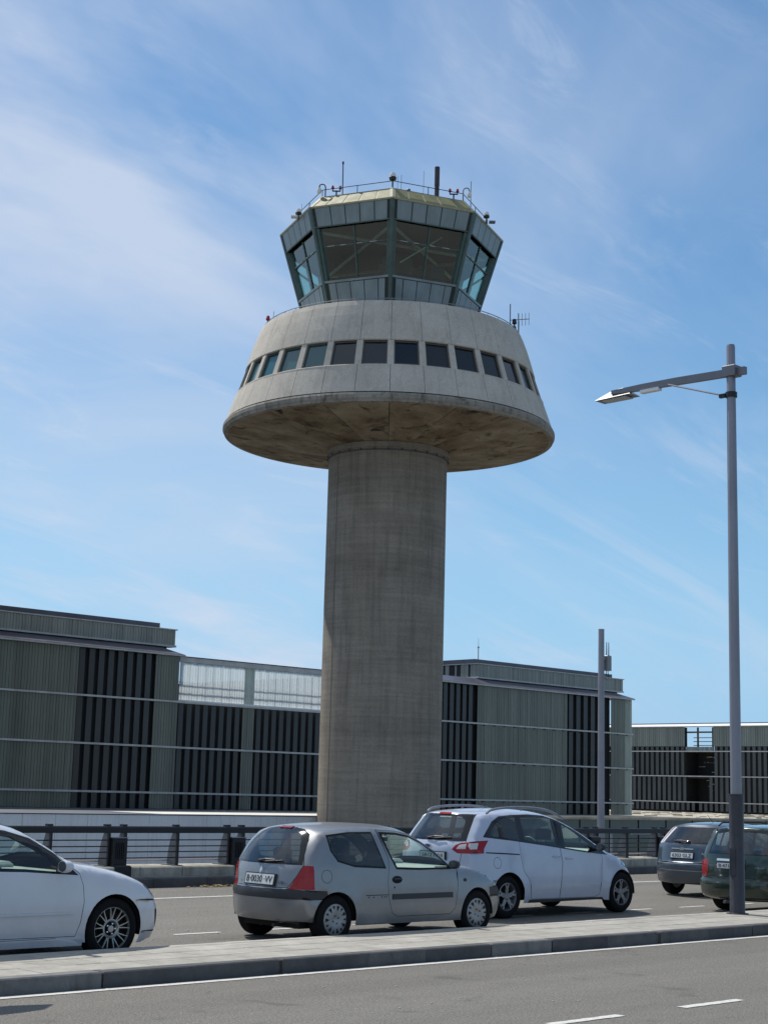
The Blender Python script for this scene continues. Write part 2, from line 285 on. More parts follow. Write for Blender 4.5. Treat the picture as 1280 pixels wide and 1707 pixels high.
def fixn(o):
    bm = bmesh.new(); bm.from_mesh(o.data); bmesh.ops.recalc_face_normals(bm, faces=bm.faces); bm.to_mesh(o.data); bm.free(); return o
def tag(o, label, cat, group=None):
    o['label'] = label; o['category'] = cat
    if group: o['group'] = group
    return o
def empty(name, loc=(0, 0, 0), rz=0, parent=None):
    o = bpy.data.objects.new(name, None); COL.objects.link(o); o.location = loc; o.rotation_euler = (0, 0, rz); o.empty_display_size = .2
    if parent: o.parent = parent
    return o
def struct(o): o['kind'] = 'structure'; return o
def stuff(o): o['kind'] = 'stuff'; return o
def dup(o, parent=None, loc=None, rz=None):
    c = o.copy(); COL.objects.link(c)
    if parent: c.parent = parent
    if loc is not None: c.location = loc
    if rz is not None: c.rotation_euler = (0, 0, rz)
    return c
def copy_tree(o, parent=None):
    c = o.copy(); COL.objects.link(c)
    if parent: c.parent = parent
    for ch in [x for x in bpy.data.objects if x.parent == o]: copy_tree(ch, c)
    return c
def text_mesh(name, body, width, height, mt, parent, place, spacing=1.0):
    cu = bpy.data.curves.new(name, 'FONT'); cu.body = body; cu.align_x = 'CENTER'; cu.align_y = 'CENTER'; cu.size = 1; cu.space_character = spacing; cu.extrude = .01; cu.offset = .0
    t = bpy.data.objects.new(name, cu); COL.objects.link(t); dg = bpy.context.evaluated_depsgraph_get(); me = bpy.data.meshes.new_from_object(t.evaluated_get(dg))
    bpy.data.objects.remove(t); xs = [v.co.x for v in me.vertices]; ys = [v.co.y for v in me.vertices]
    cx, cy = (min(xs)+max(xs))/2, (min(ys)+max(ys))/2; sx = width/(max(xs)-min(xs)); sy = height/(max(ys)-min(ys))
    for v in me.vertices: v.co = Vector(place((v.co.x-cx)*sx, (v.co.y-cy)*sy, v.co.z*.2+.001))
    me.materials.clear(); me.materials.append(mt); o = bpy.data.objects.new(name, me); COL.objects.link(o); o.parent = parent; return o
# ============================================================ SETTING
def sheet(name, x0, x1, y0, y1, z, mt):
    return struct(link_mesh(name, [(x0, y0, z), (x1, y0, z), (x1, y1, z), (x0, y1, z)], [(0, 1, 2, 3)], mt))
sheet('lower_ground', -3000, 4500, -3000, 4500, -6.0, GROUND)
struct(MB().box(-80, 190, -16, 24.3, -1.3, -.012).build('viaduct_deck', OLDC))
sheet('near_road', -80, 190, -16, 12.09, 0, ASPH)
sheet('far_road', -80, 190, 13.69, 23.1, 0, ASPH2)
sheet('gutter_strip', -80, 190, 13.70, 14.02, .004, GUT)
def ragged(name, x0, x1, y0, y1, z, mt, step=.12, jit=.008):
    n = max(2, int((x1-x0)/step)); vs = []; fs = []
    for k in range(n+1):
        x = x0+(x1-x0)*k/n; vs += [(x, y0+random.uniform(-jit, jit), z), (x, y1+random.uniform(-jit, jit), z)]
        if k: b = 2*k; fs.append((b-2, b, b+1, b-1))
    return struct(link_mesh(name, vs, fs, mt))
ragged('edge_line', -60, 120, 11.90, 12.015, .005, PAINTL, .2, .007)
ragged('far_edge_line', -60, 120, 20.85, 20.97, .005, PAINTL, .2)
for k in range(-3, 5): ragged('lane_dash', 11.87+1.79*k, 12.79+1.79*k, 8.29, 8.39, .005, PAINTL, .06, .006)
for k in range(-4, 16): ragged('lane_dash', 12.0+1.5*k, 12.72+1.5*k, 15.79, 15.88, .005, PAINTL, .1, .006)
# small pale stones and chippings lying on the road
st = MB()
for _ in range(70):
    x, y = random.uniform(6, 24), random.uniform(8.2, 11.8); s = random.uniform(.004, .011)
    st.lathe([(0.0, 0), (s, s*.2), (s*.7, s*.8), (0, s)], 5, (x, y, 0.0))
for _ in range(60):
    x, y = random.uniform(10, 30), random.uniform(14, 22.9); s = random.uniform(.006, .018)
    st.lathe([(0.0, 0), (s, s*.2), (s*.7, s*.8), (0, s)], 5, (x, y, 0.0))
stuff(tag(st.build('road_grit', simple('pale_grit', (.5, .48, .42), .9)), 'loose pale stones scattered over the asphalt lanes', 'grit'))

# median island
med = struct(MB().box(-60, 130, 12.10, 13.69, -.05, .122).build('median_strip', GUT))
kp = MB().box(0, 1.034, 12.08, 12.235, -.04, .142, .012).build('kerb_stone', KERBM, med); k0 = kp
KM = [KERBM, concrete('kerb_granite_pale', (.14, .138, .135), (.20, .197, .19), .25, 1.1, stain=.45, dark=(.06, .06, .06)), concrete('kerb_granite_dark', (.085, .085, .088), (.14, .138, .135), .25, 1.9, stain=.5, dark=(.05, .05, .05))]
kms = [kp.data]+[kp.data.copy(), kp.data.copy()]
for q in (1, 2): kms[q].materials[0] = KM[q]
for k in range(-3, 20):
    o = k0 if k == -3 else dup(k0, med)
    o.location = (7.37+1.04*k, random.uniform(-.006, .006), random.uniform(-.004, .004)); o.rotation_euler = (0, 0, random.uniform(-.003, .003)); o.data = kms[random.choice((0, 0, 1, 2))]
kk = MB()
for k in list(range(-40, -3))+list(range(20, 70)): kk.box(7.37+1.04*k, 7.37+1.04*k+1.034, 12.08, 12.235, -.04, .142, .012)
stuff(kk.build('distant_kerb_stones', KERBM, med))
bk = MB()
kb0 = MB().box(0, 1.034, 13.56, 13.70, -.04, .141, .01).build('back_kerb_stone', SLABM, med)
for k in range(0, 18):
    o = kb0 if k == 0 else dup(kb0, med)
    o.location = (7.9+1.04*k, 0, random.uniform(-.002, .002))
for k in list(range(-40, 0))+list(range(18, 70)): bk.box(7.9+1.04*k, 7.9+1.04*k+1.034, 13.56, 13.70, -.04, .141, .01)
stuff(bk.build('distant_back_kerb', SLABM, med))
SL = [concrete('paving_slab_%s' % n, tuple(x*f for x in (.29, .275, .24)), tuple(x*f for x in (.39, .37, .325)), .1, 2.5, stain=.3, dark=(.2, .19, .17)) for n, f in (('pale', 1.06), ('mid', 1.0), ('grey', .93))]
protos = [MB().box(0, .586, 0, .427, .09, .14, .005).build('paving_slab', mt, med) for mt in SL]
used = [False]*3
for r in range(3):
    for k in range(-4, 28):
        q = random.choice((0, 1, 1, 2)); o = protos[q] if not used[q] else dup(protos[q], med); used[q] = True
        o.location = (6.1+.6*k+(.3 if r % 2 else 0), 12.24+.44*r, random.uniform(-.002, .0015))
md = MB()
for r in range(3):
    for k in list(range(-60, -4))+list(range(28, 110)): md.box(6.1+.6*k+(.3 if r % 2 else 0), 6.1+.6*k+(.3 if r % 2 else 0)+.594, 12.24+.44*r, 12.674+.44*r, .09, .14, 0)
stuff(md.build('distant_paving', SLABM, med))

# far kerb and parapet plinth
fk = struct(MB().box(-60, 130, 23.12, 23.5, -.05, .15).build('far_kerb', KERBM))
f0 = MB().box(0, 1.19, 23.08, 23.42, -.04, .163, .015).build('kerb_stone', KERBM, fk)
for k in range(0, 24):
    o = f0 if k == 0 else dup(f0, fk); o.location = (12.2+1.2*k, random.uniform(-.004, .004), random.uniform(-.003, .003))
pl = struct(MB().box(-60, 130, 23.52, 24.28, -.05, .325).build('parapet_plinth', OLDC))
p0 = MB().box(0, 2.69, 23.46, 24.30, .0, .343, .02).build('plinth_block', OLDC, pl)
for k in range(0, 12):
    o = p0 if k == 0 else dup(p0, pl); o.location = (9.78+2.713*k, random.uniform(-.006, .006), random.uniform(-.004, .004))

# parapet railing
fence = empty('bridge_railing', (15, 23.8, .34)); tag(fence, 'long dark steel bridge railing with a thick top rail and four thin bars', 'railing')
def fpart(o): o.parent = fence; o.matrix_parent_inverse = Matrix.Translation((-15, -23.8, -.34)); return o
fpart(MB().box(-40, 90, 23.68, 23.82, .925, 1.045, .02).build('top_rail', STEELD))
for z in (.80, .69, .59, .485): fpart(MB().tube([(-40, 23.74, z), (90, 23.74, z)], .011, 6).build('thin_bar', STEELD))
fpart(MB().tube([(-40, 23.98, .43), (90, 23.98, .43)], .018, 6).build('low_pipe', simple('pinkish_conduit', (.42, .36, .36), .5)))
def postmesh():
    b = MB(); b.box(-.022, .022, 23.655, 23.70, .34, .93)
    prof = [(23.70, .36), (23.97, .36), (23.965, .45), (23.94, .62), (23.90, .76), (23.86, .86), (23.83, .925), (23.70, .925)]
    b.cur = 1; b.prism(prof, .016, lambda u, v, w: (w-.008, u, v)); b.cur = 0
    b.box(-.10, .10, 23.62, 24.02, .335, .352); b.box(-.05, .05, 23.70, 23.80, 1.045, 1.078); return b
pm = fixn(postmesh().build('post', [STEELD, FIN])); fpart(pm)
xs = []
for k in range(-8, 24): xs += [15.22+2.713*k, 16.42+2.713*k, 16.77+2.713*k]
for k, x in enumerate(xs):
    o = pm if k == 0 else dup(pm); o.location = (x, 0, 0); fpart(o)
def boxmesh():
    b = MB(); b.box(.03, .32, 23.56, 23.74, .34, .84, .012); b.box(.0, .345, 23.44, 23.80, .16, .37, .02)
    for k in range(5): b.box(.085+.038*k, .1+.038*k, 23.545, 23.565, .48, .76)
    b.cur = 1; b.box(.02, .33, 23.55, 23.75, .84, .855); b.cur = 0
    return b
bm0 = boxmesh().build('lamp_cabinet', [STEELD, GALV]); fpart(bm0)
for k in range(-8, 24):
    o = bm0 if k == -8 else dup(bm0); o.location = (16.42+2.713*k, 0, 0); fpart(o)
# dry leaves by the far kerb
lv = MB()
for _ in range(90):
    x = random.gauss(18.35, .35); y = 23.0-abs(random.gauss(0, .12)); s = random.uniform(.015, .045); a = random.random()*6.3; h = random.uniform(.004, .03)
    lv.add([(x+s*math.cos(a+t), y+s*.6*math.sin(a+t), h+random.uniform(0, .012)) for t in (0, 1.6, 3.1, 4.7)], [(0, 1, 2, 3)])
stuff(tag(lv.build('dry_leaves', simple('dry_leaf', (.38, .25, .09), .8, 0, .4, 30)), 'heap of dry orange leaves against the far kerb', 'leaves'))
# pale barrier frame beyond the railing
bf = MB(); bf.box(42.3, 44.8, 31.6, 31.66, .60, .65); bf.box(43.4, 43.47, 31.6, 31.66, -1.5, .60); bf.box(41.2, 41.27, 31.6, 31.66, -1.5, .62); bf.box(44.7, 44.76, 31.6, 31.66, -1.5, .60); bf.box(41.2, 44.8, 31.6, 31.66, -1.62, -1.5)
tag(bf.build('barrier_frame', GALV), 'pale metal barrier frame standing beyond the dark railing on the right', 'barrier')

# ------------------------------------------------ podium in front of the car park
pod = empty('podium', (70, 74, -6)); tag(pod, 'low white panelled podium with a flat roof in front of the left car park block', 'podium')
def under(o, p): o.parent = p; o.matrix_parent_inverse = p.matrix_world.inverted() if p.matrix_world != Matrix.Identity(4) else Matrix.Translation(-p.location); return o
podp = lambda o: (setattr(o, 'parent', pod), setattr(o, 'matrix_parent_inverse', Matrix.Translation((-70, -74, 6))), o)[2]
wp = podp(MB().box(0, 2.04, 74, 74.12, -6, .06, .012).build('wall_panel', PODW))
for k in range(-8, 18):
    o = wp if k == -8 else dup(wp); o.location = (45.75+2.06*k, random.uniform(-.01, .01), 0); podp(o)
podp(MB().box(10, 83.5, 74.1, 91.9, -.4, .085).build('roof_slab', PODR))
podp(MB().box(10, 83.3, 73.95, 74.6, .085, .115).build('roof_edge', PODR))
podp(MB().box(55.6, 83.2, 74.9, 80.6, .092, .12).build('painted_sunlit_strip', PODL))  # sunlit wedge of the roof, painted as a white strip
pod2 = empty('glazed_podium', (110, 83, -6)); tag(pod2, 'teal glazed low podium wall under the right car park block', 'podium')
p2 = lambda o: (setattr(o, 'parent', pod2), setattr(o, 'matrix_parent_inverse', Matrix.Translation((-110, -83, 6))), o)[2]
gp = p2(MB().box(0, 3.9, 83, 83.1, -6, -.12).build('glass_panel', TEAL)); mu = p2(MB().box(-.06, .02, 82.94, 83.1, -6, -.12).build('mullion', STEELD))
for k in range(0, 24):
    o = gp if k == 0 else dup(gp); o.location = (84+4*k, 0, 0); p2(o)
    o = mu if k == 0 else dup(mu); o.location = (84+4*k, 0, 0); p2(o)
p2(MB().box(83.6, 185, 82.8, 180, -.12, .06).build('roof_slab', DECK)); p2(MB().box(83.6, 185, 82.7, 82.95, -.02, .11).build('roof_edge', DECK))
deb = MB()
for _ in range(160):
    x = random.uniform(126, 170); y = random.uniform(84, 115); s = random.uniform(.3, 1.6); deb.box(x, x+s, y, y+s*.6, .06, .06+random.uniform(.02, .10))
stuff(tag(deb.build('deck_debris', DECK), 'scattered pale slabs and rubble on the deck before the far block', 'rubble'))

# ------------------------------------------------ car park building
def mapped(F, o0=None):
    class G(MB):
        def b(s, u0, u1, v0, v1, d0, d1): # u along, v up, d outward
            p = [F(u, v, d) for v in (v0, v1) for u, d in ((u0, d0), (u1, d0), (u1, d1), (u0, d1))]
            return s.hexa(p)
    return G()
def Fg(Y0): return lambda u, v, d: (u, Y0-d, v)
def Ff(X0): return lambda u, v, d: (X0-d, u, v)
def par(root):
    def f(o): fixn(o); o.parent = root; o.matrix_parent_inverse = Matrix.Translation(-root.location); return o
    return f
gar = empty('car_park', (85, 95, 0)); tag(gar, 'multi-storey car park clad in profiled glass behind the tower', 'building')
gpa = par(gar)
def ribs(F, spans, v0, v1, pitch, name, mt, put, depth=.05, fill=.9, d=0.):
    g = mapped(F)
    for a, b in spans:
        u = a
        while u+pitch*.6 < b:
            e = min(u+pitch*fill, b); jd = random.uniform(-.012, .012); g.b(u, e, v0, v1, d-depth+jd, d+jd); u += pitch
    o = put(g.build(name, mt)); return stuff(o)
def slats(F, a, b, pitch, w, v0, v1, mt, put, cache={}, off=.0, d=-.12):
    u = a; key = (round(v0, 3), round(v1, 3), w, mt.name, F(0, 0, 0)); n = 0
    while u+w <= b+.01:
        if key not in cache:
            g = mapped(F); g.b(0, w, v0, v1, d-.04, d); cache[key] = put(g.build('slat', mt))
            o = cache[key]
        else: o = dup(cache[key])
        ax = Vector(F(u, 0, 0))-Vector(F(0, 0, 0)); o.location = ax; u += pitch
LV = [(.10, 1.14), (1.27, 4.38), (4.51, 7.63), (7.76, 10.98)]
# left block X 34..69.25 ; right block 88..123.1 (Y 92) ; middle 69.3..88 (Y 92.4)
FL = Fg(92.0); FM = Fg(92.35)
for (v0, v1) in LV:
    ribs(FL, [(34, 60.5), (67.0, 69.25)], v0, v1, .235, 'profiled_glass_panel', UGL if v0 < 1e9 else UGL, gpa)
    slats(FL, 60.62, 66.95, .80, .46, v0, v1, SLATM, gpa)
    slats(FL, 97.1-7.2, 101.0, .79, .47, v0, v1, SLATM, gpa)
    ribs(FL, [(101.15, 113.35), (119.9, 122.0)], v0, v1, .235, 'profiled_glass_panel', UGL, gpa)
    ribs(FL, [(122.0, 123.1)], v0, v1, .235, 'corner_glass_panel', UGLC, gpa)
    slats(FL, 113.75, 119.5, 1.07, .58, v0, v1, SLATM, gpa)
    if v0 < 7:
        slats(FM, 69.55, 75.3, .75, .43, v0, v1, SLATM, gpa); slats(FM, 76.9, 88, .75, .43, v0, v1, SLATM, gpa)
        ribs(FM, [(75.45, 76.55)], v0, v1, .235, 'profiled_glass_panel', UGL, gpa)
# corner return of the left block and translucent parapet of the middle
ribs(FM, [(69.45, 88)], 7.80, 10.62, .235, 'parapet_glass_panel', UGLT, gpa, .04, .86)
g = mapped(FM); 
for k in range(0, 26): g.b(69.6+.745*k, 69.64+.745*k, 7.8, 10.6, -.22, -.16)
gpa(g.build('parapet_mullions', ALU)); bpy.data.objects['parapet_mullions']['kind'] = 'stuff'
g = mapped(FM); g.b(69.4, 88, 8.55, 8.62, -.26, -.2); gpa(g.build('parapet_rail', STEELD)); g = mapped(FM); g.b(69.4, 88, 9.15, 9.2, -.26, -.2); gpa(g.build('parapet_rail', STEELD))
g = mapped(FM); g.b(75.5, 76.5, 7.8, 10.6, -.16, -.1); gpa(g.build('pilaster', UGLC))
# aluminium floor ledges
for v in (1.14, 4.38, 7.63):
    for a, b, F in ((34, 69.3, FL), (69.3, 88, FM), (88, 123.2, FL)):
        g = mapped(F); g.b(a, b, v, v+.13, -.1, .14); gpa(g.build('floor_ledge', ALU))
    g = mapped(FL)
    u = 88.4
    while u < 123: g.b(u, u+.18, v-.09, v-.005, -.05, .1); u += 1.35
    stuff(gpa(g.build('ledge_bracket_row', STEELD)))
g = mapped(FM); g.b(69.3, 88, 10.62, 10.98, -.15, .12); gpa(g.build('parapet_cap', ALU)); g = mapped(FM); g.b(69.3, 88, 10.98, 11.04, -.3, .16); gpa(g.build('coping', STEELD))
g = mapped(FM); g.b(69.4, 88, 7.76, 7.9, -.1, .02); gpa(g.build('gutter', ALUW))
# eaves, parapet boxes
for a, b, bx0, bx1 in ((34, 69.35, 30, 69.75), (88, 123.2, 102.8, 123.7)):
    g = MB(); g.hexa([(a, 91.75, 10.98), (b, 91.75, 10.98), (b, 93.6, 10.98), (a, 93.6, 10.98), (a, 91.75, 11.10), (b, 91.75, 11.10), (b-1.0, 93.6, 11.72), (a, 93.6, 11.72)]); gpa(g.build('eave', EAVE))
    g = MB(); g.box(a, b+.03, 91.68, 91.78, 10.96, 11.07); gpa(g.build('eave_lip', ALU))
    g = MB(); g.box(bx0, bx1-.6, 93.75, 101, 11.0, 13.1); gpa(g.build('plant_room', DARKIN))
    g = MB(); g.box(bx0, bx1, 93.38, 94.3, 11.74, 11.87); gpa(g.build('box_ledge', ALU))
    ribs(Fg(93.5), [(bx0, bx1)], 11.87, 13.0, .235, 'parapet_cladding_panel', BOXM, gpa)
    g = MB(); g.box(bx0-.05, bx1+.08, 93.4, 94.2, 12.99, 13.07); gpa(g.build('box_cap', ALU))
    g = MB(); g.box(bx0, bx1-1.2, 93.9, 101, 13.07, 13.45); gpa(g.build('upper_band', EAVE))
# left return of the right-hand box
ribs(Ff(102.8), [(93.5, 101)], 11.87, 13.0, .235, 'parapet_cladding_panel', BOXM, gpa)
g = MB(); g.box(102.65, 102.85, 93.4, 97.0, 11.74, 11.87); gpa(g.build('box_ledge', ALUW)); g = MB(); g.box(102.7, 102.8, 93.4, 101, 12.99, 13.07); gpa(g.build('box_cap', ALU))
# backing and body (open gaps behind the middle parapet)
g = MB(); g.box(34, 67.9, 92.42, 130, .05, 10.97); gpa(g.build('left_wall', DARKIN))
g = MB(); g.box(88.0, 120.2, 92.42, 125, .05, 10.97); gpa(g.build('right_wall', DARKIN))
g = MB(); g.box(67.9, 88.0, 92.95, 130, .05, 7.6); gpa(g.build('middle_wall', DARKIN))
for (v0, v1) in LV:
    g = MB()
    for u, h in ((70.9, .9), (74.6, .7), (78.3, 1.2), (80.6, 1.), (82.0, .8), (83.6, .6), (72.4, .3), (79.1, .35)):
        if v0 < 7 and random.random() < .6: zz_ = v0+(v1-v0)*random.uniform(.25, .7); g.box(u, u+.05, 92.93, 92.945, zz_, zz_+h*.5*(v1-v0)/3.2)
    if g.v and v0 < 7: stuff(gpa(g.build('painted_light_slit', ALUW)))  # white slips painted in as daylight showing between the slats
# lightning rod
lr = MB().tube([(102.9, 93.6, 13.4), (102.9, 93.6, 14.45), (102.9, 93.6, 14.6), (102.9, 93.6, 15.3)], [.045, .045, .02, .012], 6); lr.lathe([(0, 14.38), (.09, 14.42), (.09, 14.52), (0, 14.56)], 8, (102.9, 93.6, 0))
tag(lr.build('lightning_rod', GALV), 'thin lightning rod on the corner of the right roof box', 'rod')

# far block seen at the right
far = empty('far_car_park', (172, 110, 0)); tag(far, 'distant glass clad car park block at the right edge with an opening in its facade', 'building'); fpa = par(far); FF = Ff(172)
ribs(FF, [(60, 107.5), (107.5, 115.7), (120.1, 140)], 8.45, 10.95, .33, 'profiled_glass_panel', UGLF, fpa)
ribs(FF, [(115.7, 120.1)], 7.9, 8.4, .33, 'profiled_glass_panel', UGLF, fpa)
for (v0, v1), (oa, ob) in zip(((.3, 1.3), (1.45, 4.58), (4.75, 7.75), (7.9, 8.40)), ((118.5, 118.5), (117.0, 119.8), (115.7, 120.1), (115.7, 120.1))):
    slats(FF, 70.3, oa, .8, .44, v0, v1, SLATG, fpa, d=0); slats(FF, ob+.1, 134, .8, .44, v0, v1, SLATG, fpa, d=0)
for v in (1.3, 4.58, 7.75):
    g = mapped(FF); g.b(60, 140, v, v+.13, -.1, .15); fpa(g.build('floor_ledge', ALU))
g = mapped(FF); g.b(60, 140, 10.95, 11.0, -.2, .2); fpa(g.build('soffit_trim', ALU))
g = MB(); g.hexa([(171.7, 60, 11.01), (172.6, 60, 11.01), (172.6, 140, 11.01), (171.7, 140, 11.01), (171.7, 60, 11.05), (172.6, 60, 11.36), (172.6, 140, 11.36), (171.7, 140, 11.05)]); fpa(g.build('white_fascia', simple('white_fascia_paint', (.85, .85, .85), .35)))
g = mapped(FF); g.b(60, 140, 11.36, 11.48, -.9, -.62); fpa(g.build('roof_edge', EAVE))
g = MB(); g.box(172.25, 190, 60, 115.7, 0, 7.8); g.box(172.25, 190, 120.1, 140, 0, 7.8); g.box(172.25, 172.6, 60, 115.7, 7.8, 10.9); g.box(172.25, 172.6, 120.1, 140, 7.8, 10.9); g.box(175, 190, 115.7, 120.1, 0, 7.9); g.box(172.3, 190, 115.7, 120.1, 7.7, 7.9); g.box(172.2, 190, 115.7, 120.1, 4.4, 4.6); fpa(g.build('inner_wall', DARKIN)); 
# things glimpsed in the openings
g = MB()
for y in (116.6, 118.9): g.box(173.3, 173.5, y, y+.18, 7.9, 10.95)
for z in (8.6, 9.1, 9.6): g.box(174, 174.1, 115.7, 120.1, z, z+.09)
g.box(172.6, 173, 115.7, 120.1, 10.2, 10.4); stuff(fpa(g.build('roof_steelwork', simple('rusty_steel', (.12, .075, .04), .7, 0, .4, 1))))
g = MB()
for _ in range(14):
    y = random.uniform(115.9, 119.6); z = random.choice((5.1, 5.9, 6.5, 7.1))+random.uniform(-.1, .1); g.box(174.8, 174.9, y, y+random.uniform(.3, .8), z, z+.1)
for _ in range(4):
    y = random.uniform(117.2, 119.3); z = random.uniform(2.5, 4.2); g.box(174.8, 174.9, y, y+.4, z, z+.1)
stuff(fpa(g.build('parked_roof_glints', ALU)))

# ------------------------------------------------ pole with antenna box
pole = empty('antenna_pole', (43.74, 34, -6)); tag(pole, 'grey tubular pole with an antenna box near its top, before the car park', 'pole')
def pp(o, root): o.parent = root; o.matrix_parent_inverse = Matrix.Translation(-root.location); return o
pp(MB().lathe([(0, -6), (.135, -6), (.125, .8), (.102, 7.5), (.104, 7.5), (.104, 7.56), (0, 7.56)], 20, (43.74, 34, 0)).build('shaft', GALV, smooth=True), pole)
ab = pp(MB().box(43.91, 44.14, 33.86, 34.02, 6.12, 6.66, .03).build('antenna_box', simple('antenna_grey', (.2, .21, .23), .5)), pole)
for dx in (.05, .17): pp(MB().tube([(43.91+dx, 33.94, 6.65), (43.91+dx, 33.94, 6.8), (43.91+dx, 33.94, 7.12)], [.02, .018, .012], 6).build('whip_aerial', BLK), pole)
pp(MB().tube([(43.96, 33.95, 6.12), (43.96, 33.95, 5.95), (43.88, 33.95, 5.85), (43.8, 33.95, 5.88)], .014, 6).tube([(44.05, 33.95, 6.12), (44.08, 33.95, 5.9), (43.98, 33.95, 5.80), (43.9, 33.95, 5.9)], .014, 6).build('cable', BLK), pole)
pp(MB().box(43.72, 43.95, 33.9, 33.98, 5.85, 5.9).box(43.72, 43.95, 33.9, 33.98, 6.5, 6.55).build('bracket', GALV), pole)

# ------------------------------------------------ street lamps
def street_lamp(x, y, label):
    r = empty('street_lamp', (x, y, .14)); tag(r, label, 'street lamp', 'street lamps on the median')
    MB().lathe([(0, 0), (.118, 0), (.118, .02), (.112, .03), (.108, 1.72), (.114, 1.725), (.114, 1.745), (0, 1.745)], 24).build('base_sleeve', POLED, r, True)
    MB().lathe([(0, 1.7), (.084, 1.7), (.078, 5), (.068, 8.68), (.060, 8.71), (0, 8.715)], 24).build('post', GALV, r, True)
    z = 8.27
    arm = MB(); ys = [(-.27, z-.02, .06), (1.0, z+.02, .06), (1.7, z+.035, .052), (2.12, z+.04, .040), (2.32, z+.045, .032)]
    for k in range(len(ys)-1):
        (ya, za, ha), (yb, zb, hb) = ys[k], ys[k+1]
        arm.hexa([(-.035, ya, za-ha), (.035, ya, za-ha), (.035, yb, zb-hb), (-.035, yb, zb-hb), (-.035, ya, za+ha), (.035, ya, za+ha), (.035, yb, zb+hb), (-.035, yb, zb+hb)])
    arm.build('arm', LAMPG, r)
    MB().box(-.10, .10, -.13, .10, z-.08, z+.09, .01).build('clamp', LAMPG, r)
    MB().lathe([(0, 0), (.165, 0), (.165, .012), (.11, .02)], 20).build('base_flange', POLED, r)
    MB().box(-.119, -.105, -.05, .05, .55, .95).build('access_door', POLED, r)
    MB().tube([(-.055, 1.15, z-.02), (-.06, .12, z-.37)], .014, 8).build('brace_rod', GALV, r)
    MB().lathe([(.082, z-.41), (.092, z-.41), (.092, z-.33), (.082, z-.33)], 20).box(-.09, -.03, .06, .17, z-.41, z-.35).build('collar', STEELD, r)
    # lamp head: shallow hood with a pyramidal back, hanging beside the arm
    x0, x1, y0, y1 = -.045, .24, 1.92, 2.66; zb = z-.035
    hd = MB(); hd.add([(x0, y0, zb), (x1, y0, zb), (x1, y1, zb-.015), (x0, y1, zb-.015), (x0+.10, y0+.22, zb+.15), (x1-.09, y0+.22, zb+.15), (x1-.09, y1-.32, zb+.14), (x0+.10, y1-.32, zb+.14)], [(0, 3, 2, 1), (4, 5, 6, 7), (0, 1, 5, 4), (1, 2, 6, 5), (2, 3, 7, 6), (3, 0, 4, 7)])
    hd = hd.build('lamp_head', LAMPG, r); MB().box(x0+.04, x1-.04, y0+.12, y1-.12, zb-.03, zb-.012).build('lens', LENS, hd)
    MB().box(-.05, .05, 1.35, 1.72, z-.07, z-.02).build('gear_box', WHT, r)
    MB().lathe([(0, -.045), (.02, -.045), (.02, -.036)], 8, (0, 0, 0)).build('bolt', STEELD, r).location = (-.0, 1.3, z+.04)
    return r
street_lamp(20.49, 13.39, 'tall grey street lamp with a single arm standing on the median by the green car')
sg = empty('shadow_caster', (6.95, 13.0, .14)); tag(sg, 'unseen board on a post, added left of view to cast the dark kerbside shadow', 'shadow caster')  # made-up board out of view, added to cast the kerbside shadow
MB().lathe([(0, 0), (.035, 0), (.035, 2.75), (0, 2.76)], 14, (-.35, 0, 0)).build('post', GALV, sg, True)
MB().prism([(-.45, 1.95), (.18, 1.90), (.50, 2.05), (.28, 2.35), (.02, 2.44), (-.45, 2.5)], .03, lambda u, v, w_: (u, -.045-w_, v)).build('shadow_board', ALU, sg)
# ============================================================ CONTROL TOWER
TZ = 6.0
tower = empty('control_tower', (69.76, 71.65, -TZ), math.atan2(-.7165, -.6976))
tag(tower, 'concrete airport control tower with a mushroom head and an octagonal glazed cab', 'control tower')
def tp(o, parent=tower, phi=0):
    o.parent = parent
    if parent == tower: o.location = (0, 0, TZ); o.rotation_euler = (0, 0, phi)
    return o
D = R_(11.25)
def seg(outer, inner, a0, a1, n=4):
    b = MB(); loop = outer+inner[::-1]; m_ = len(loop)
    for k in range(n+1):
        t = a0+(a1-a0)*k/n; b.v += [(r*math.cos(t), r*math.sin(t), z) for r, z in loop]
    for k in range(n):
        for j in range(m_):
            q = (j+1) % m_; b.f.append((k*m_+j, (k+1)*m_+j, (k+1)*m_+q, k*m_+q)); b.i.append(0)
    b.f += [tuple(range(m_)), tuple(n*m_+j for j in reversed(range(m_)))]; b.i += [0, 0]; return b
def ins(prof, t, dz=0): return [(r-t, z+dz) for r, z in prof]
# shaft, with shallow pour joints
prof = [(3.84, -6)]
z = -4.6
while z < 22.8:
    prof += [(3.84, z), (3.832, z+.01), (3.832, z+.025), (3.84, z+.035)]; z += 1.8
prof += [(3.84, 22.84), (3.90, 22.86), (3.90, 22.98), (3.97, 23.0), (3.97, 23.34), (3.5, 23.5)]
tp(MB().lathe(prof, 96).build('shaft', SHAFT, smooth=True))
tp(MB().lathe([(3.86, 22.80), (3.945, 22.80), (3.945, 22.87), (3.86, 22.87)], 96).build('collar_ring', simple('collar_paint', (.10, .09, .08), .7), smooth=True))
bl = MB().box(3.93, 3.99, -.04, .04, 22.80, 22.92).build('collar_bolt', simple('bolt_dark', (.05, .045, .04), .7)); 
for k in range(28): tp(bl if k == 0 else dup(bl), phi=2*math.pi*k/28)
tp(MB().box(3.825, 3.852, -.02, .02, -6, 22.6).build('vertical_joint', simple('joint_dark', (.13, .12, .11), .9)), phi=R_(-55))
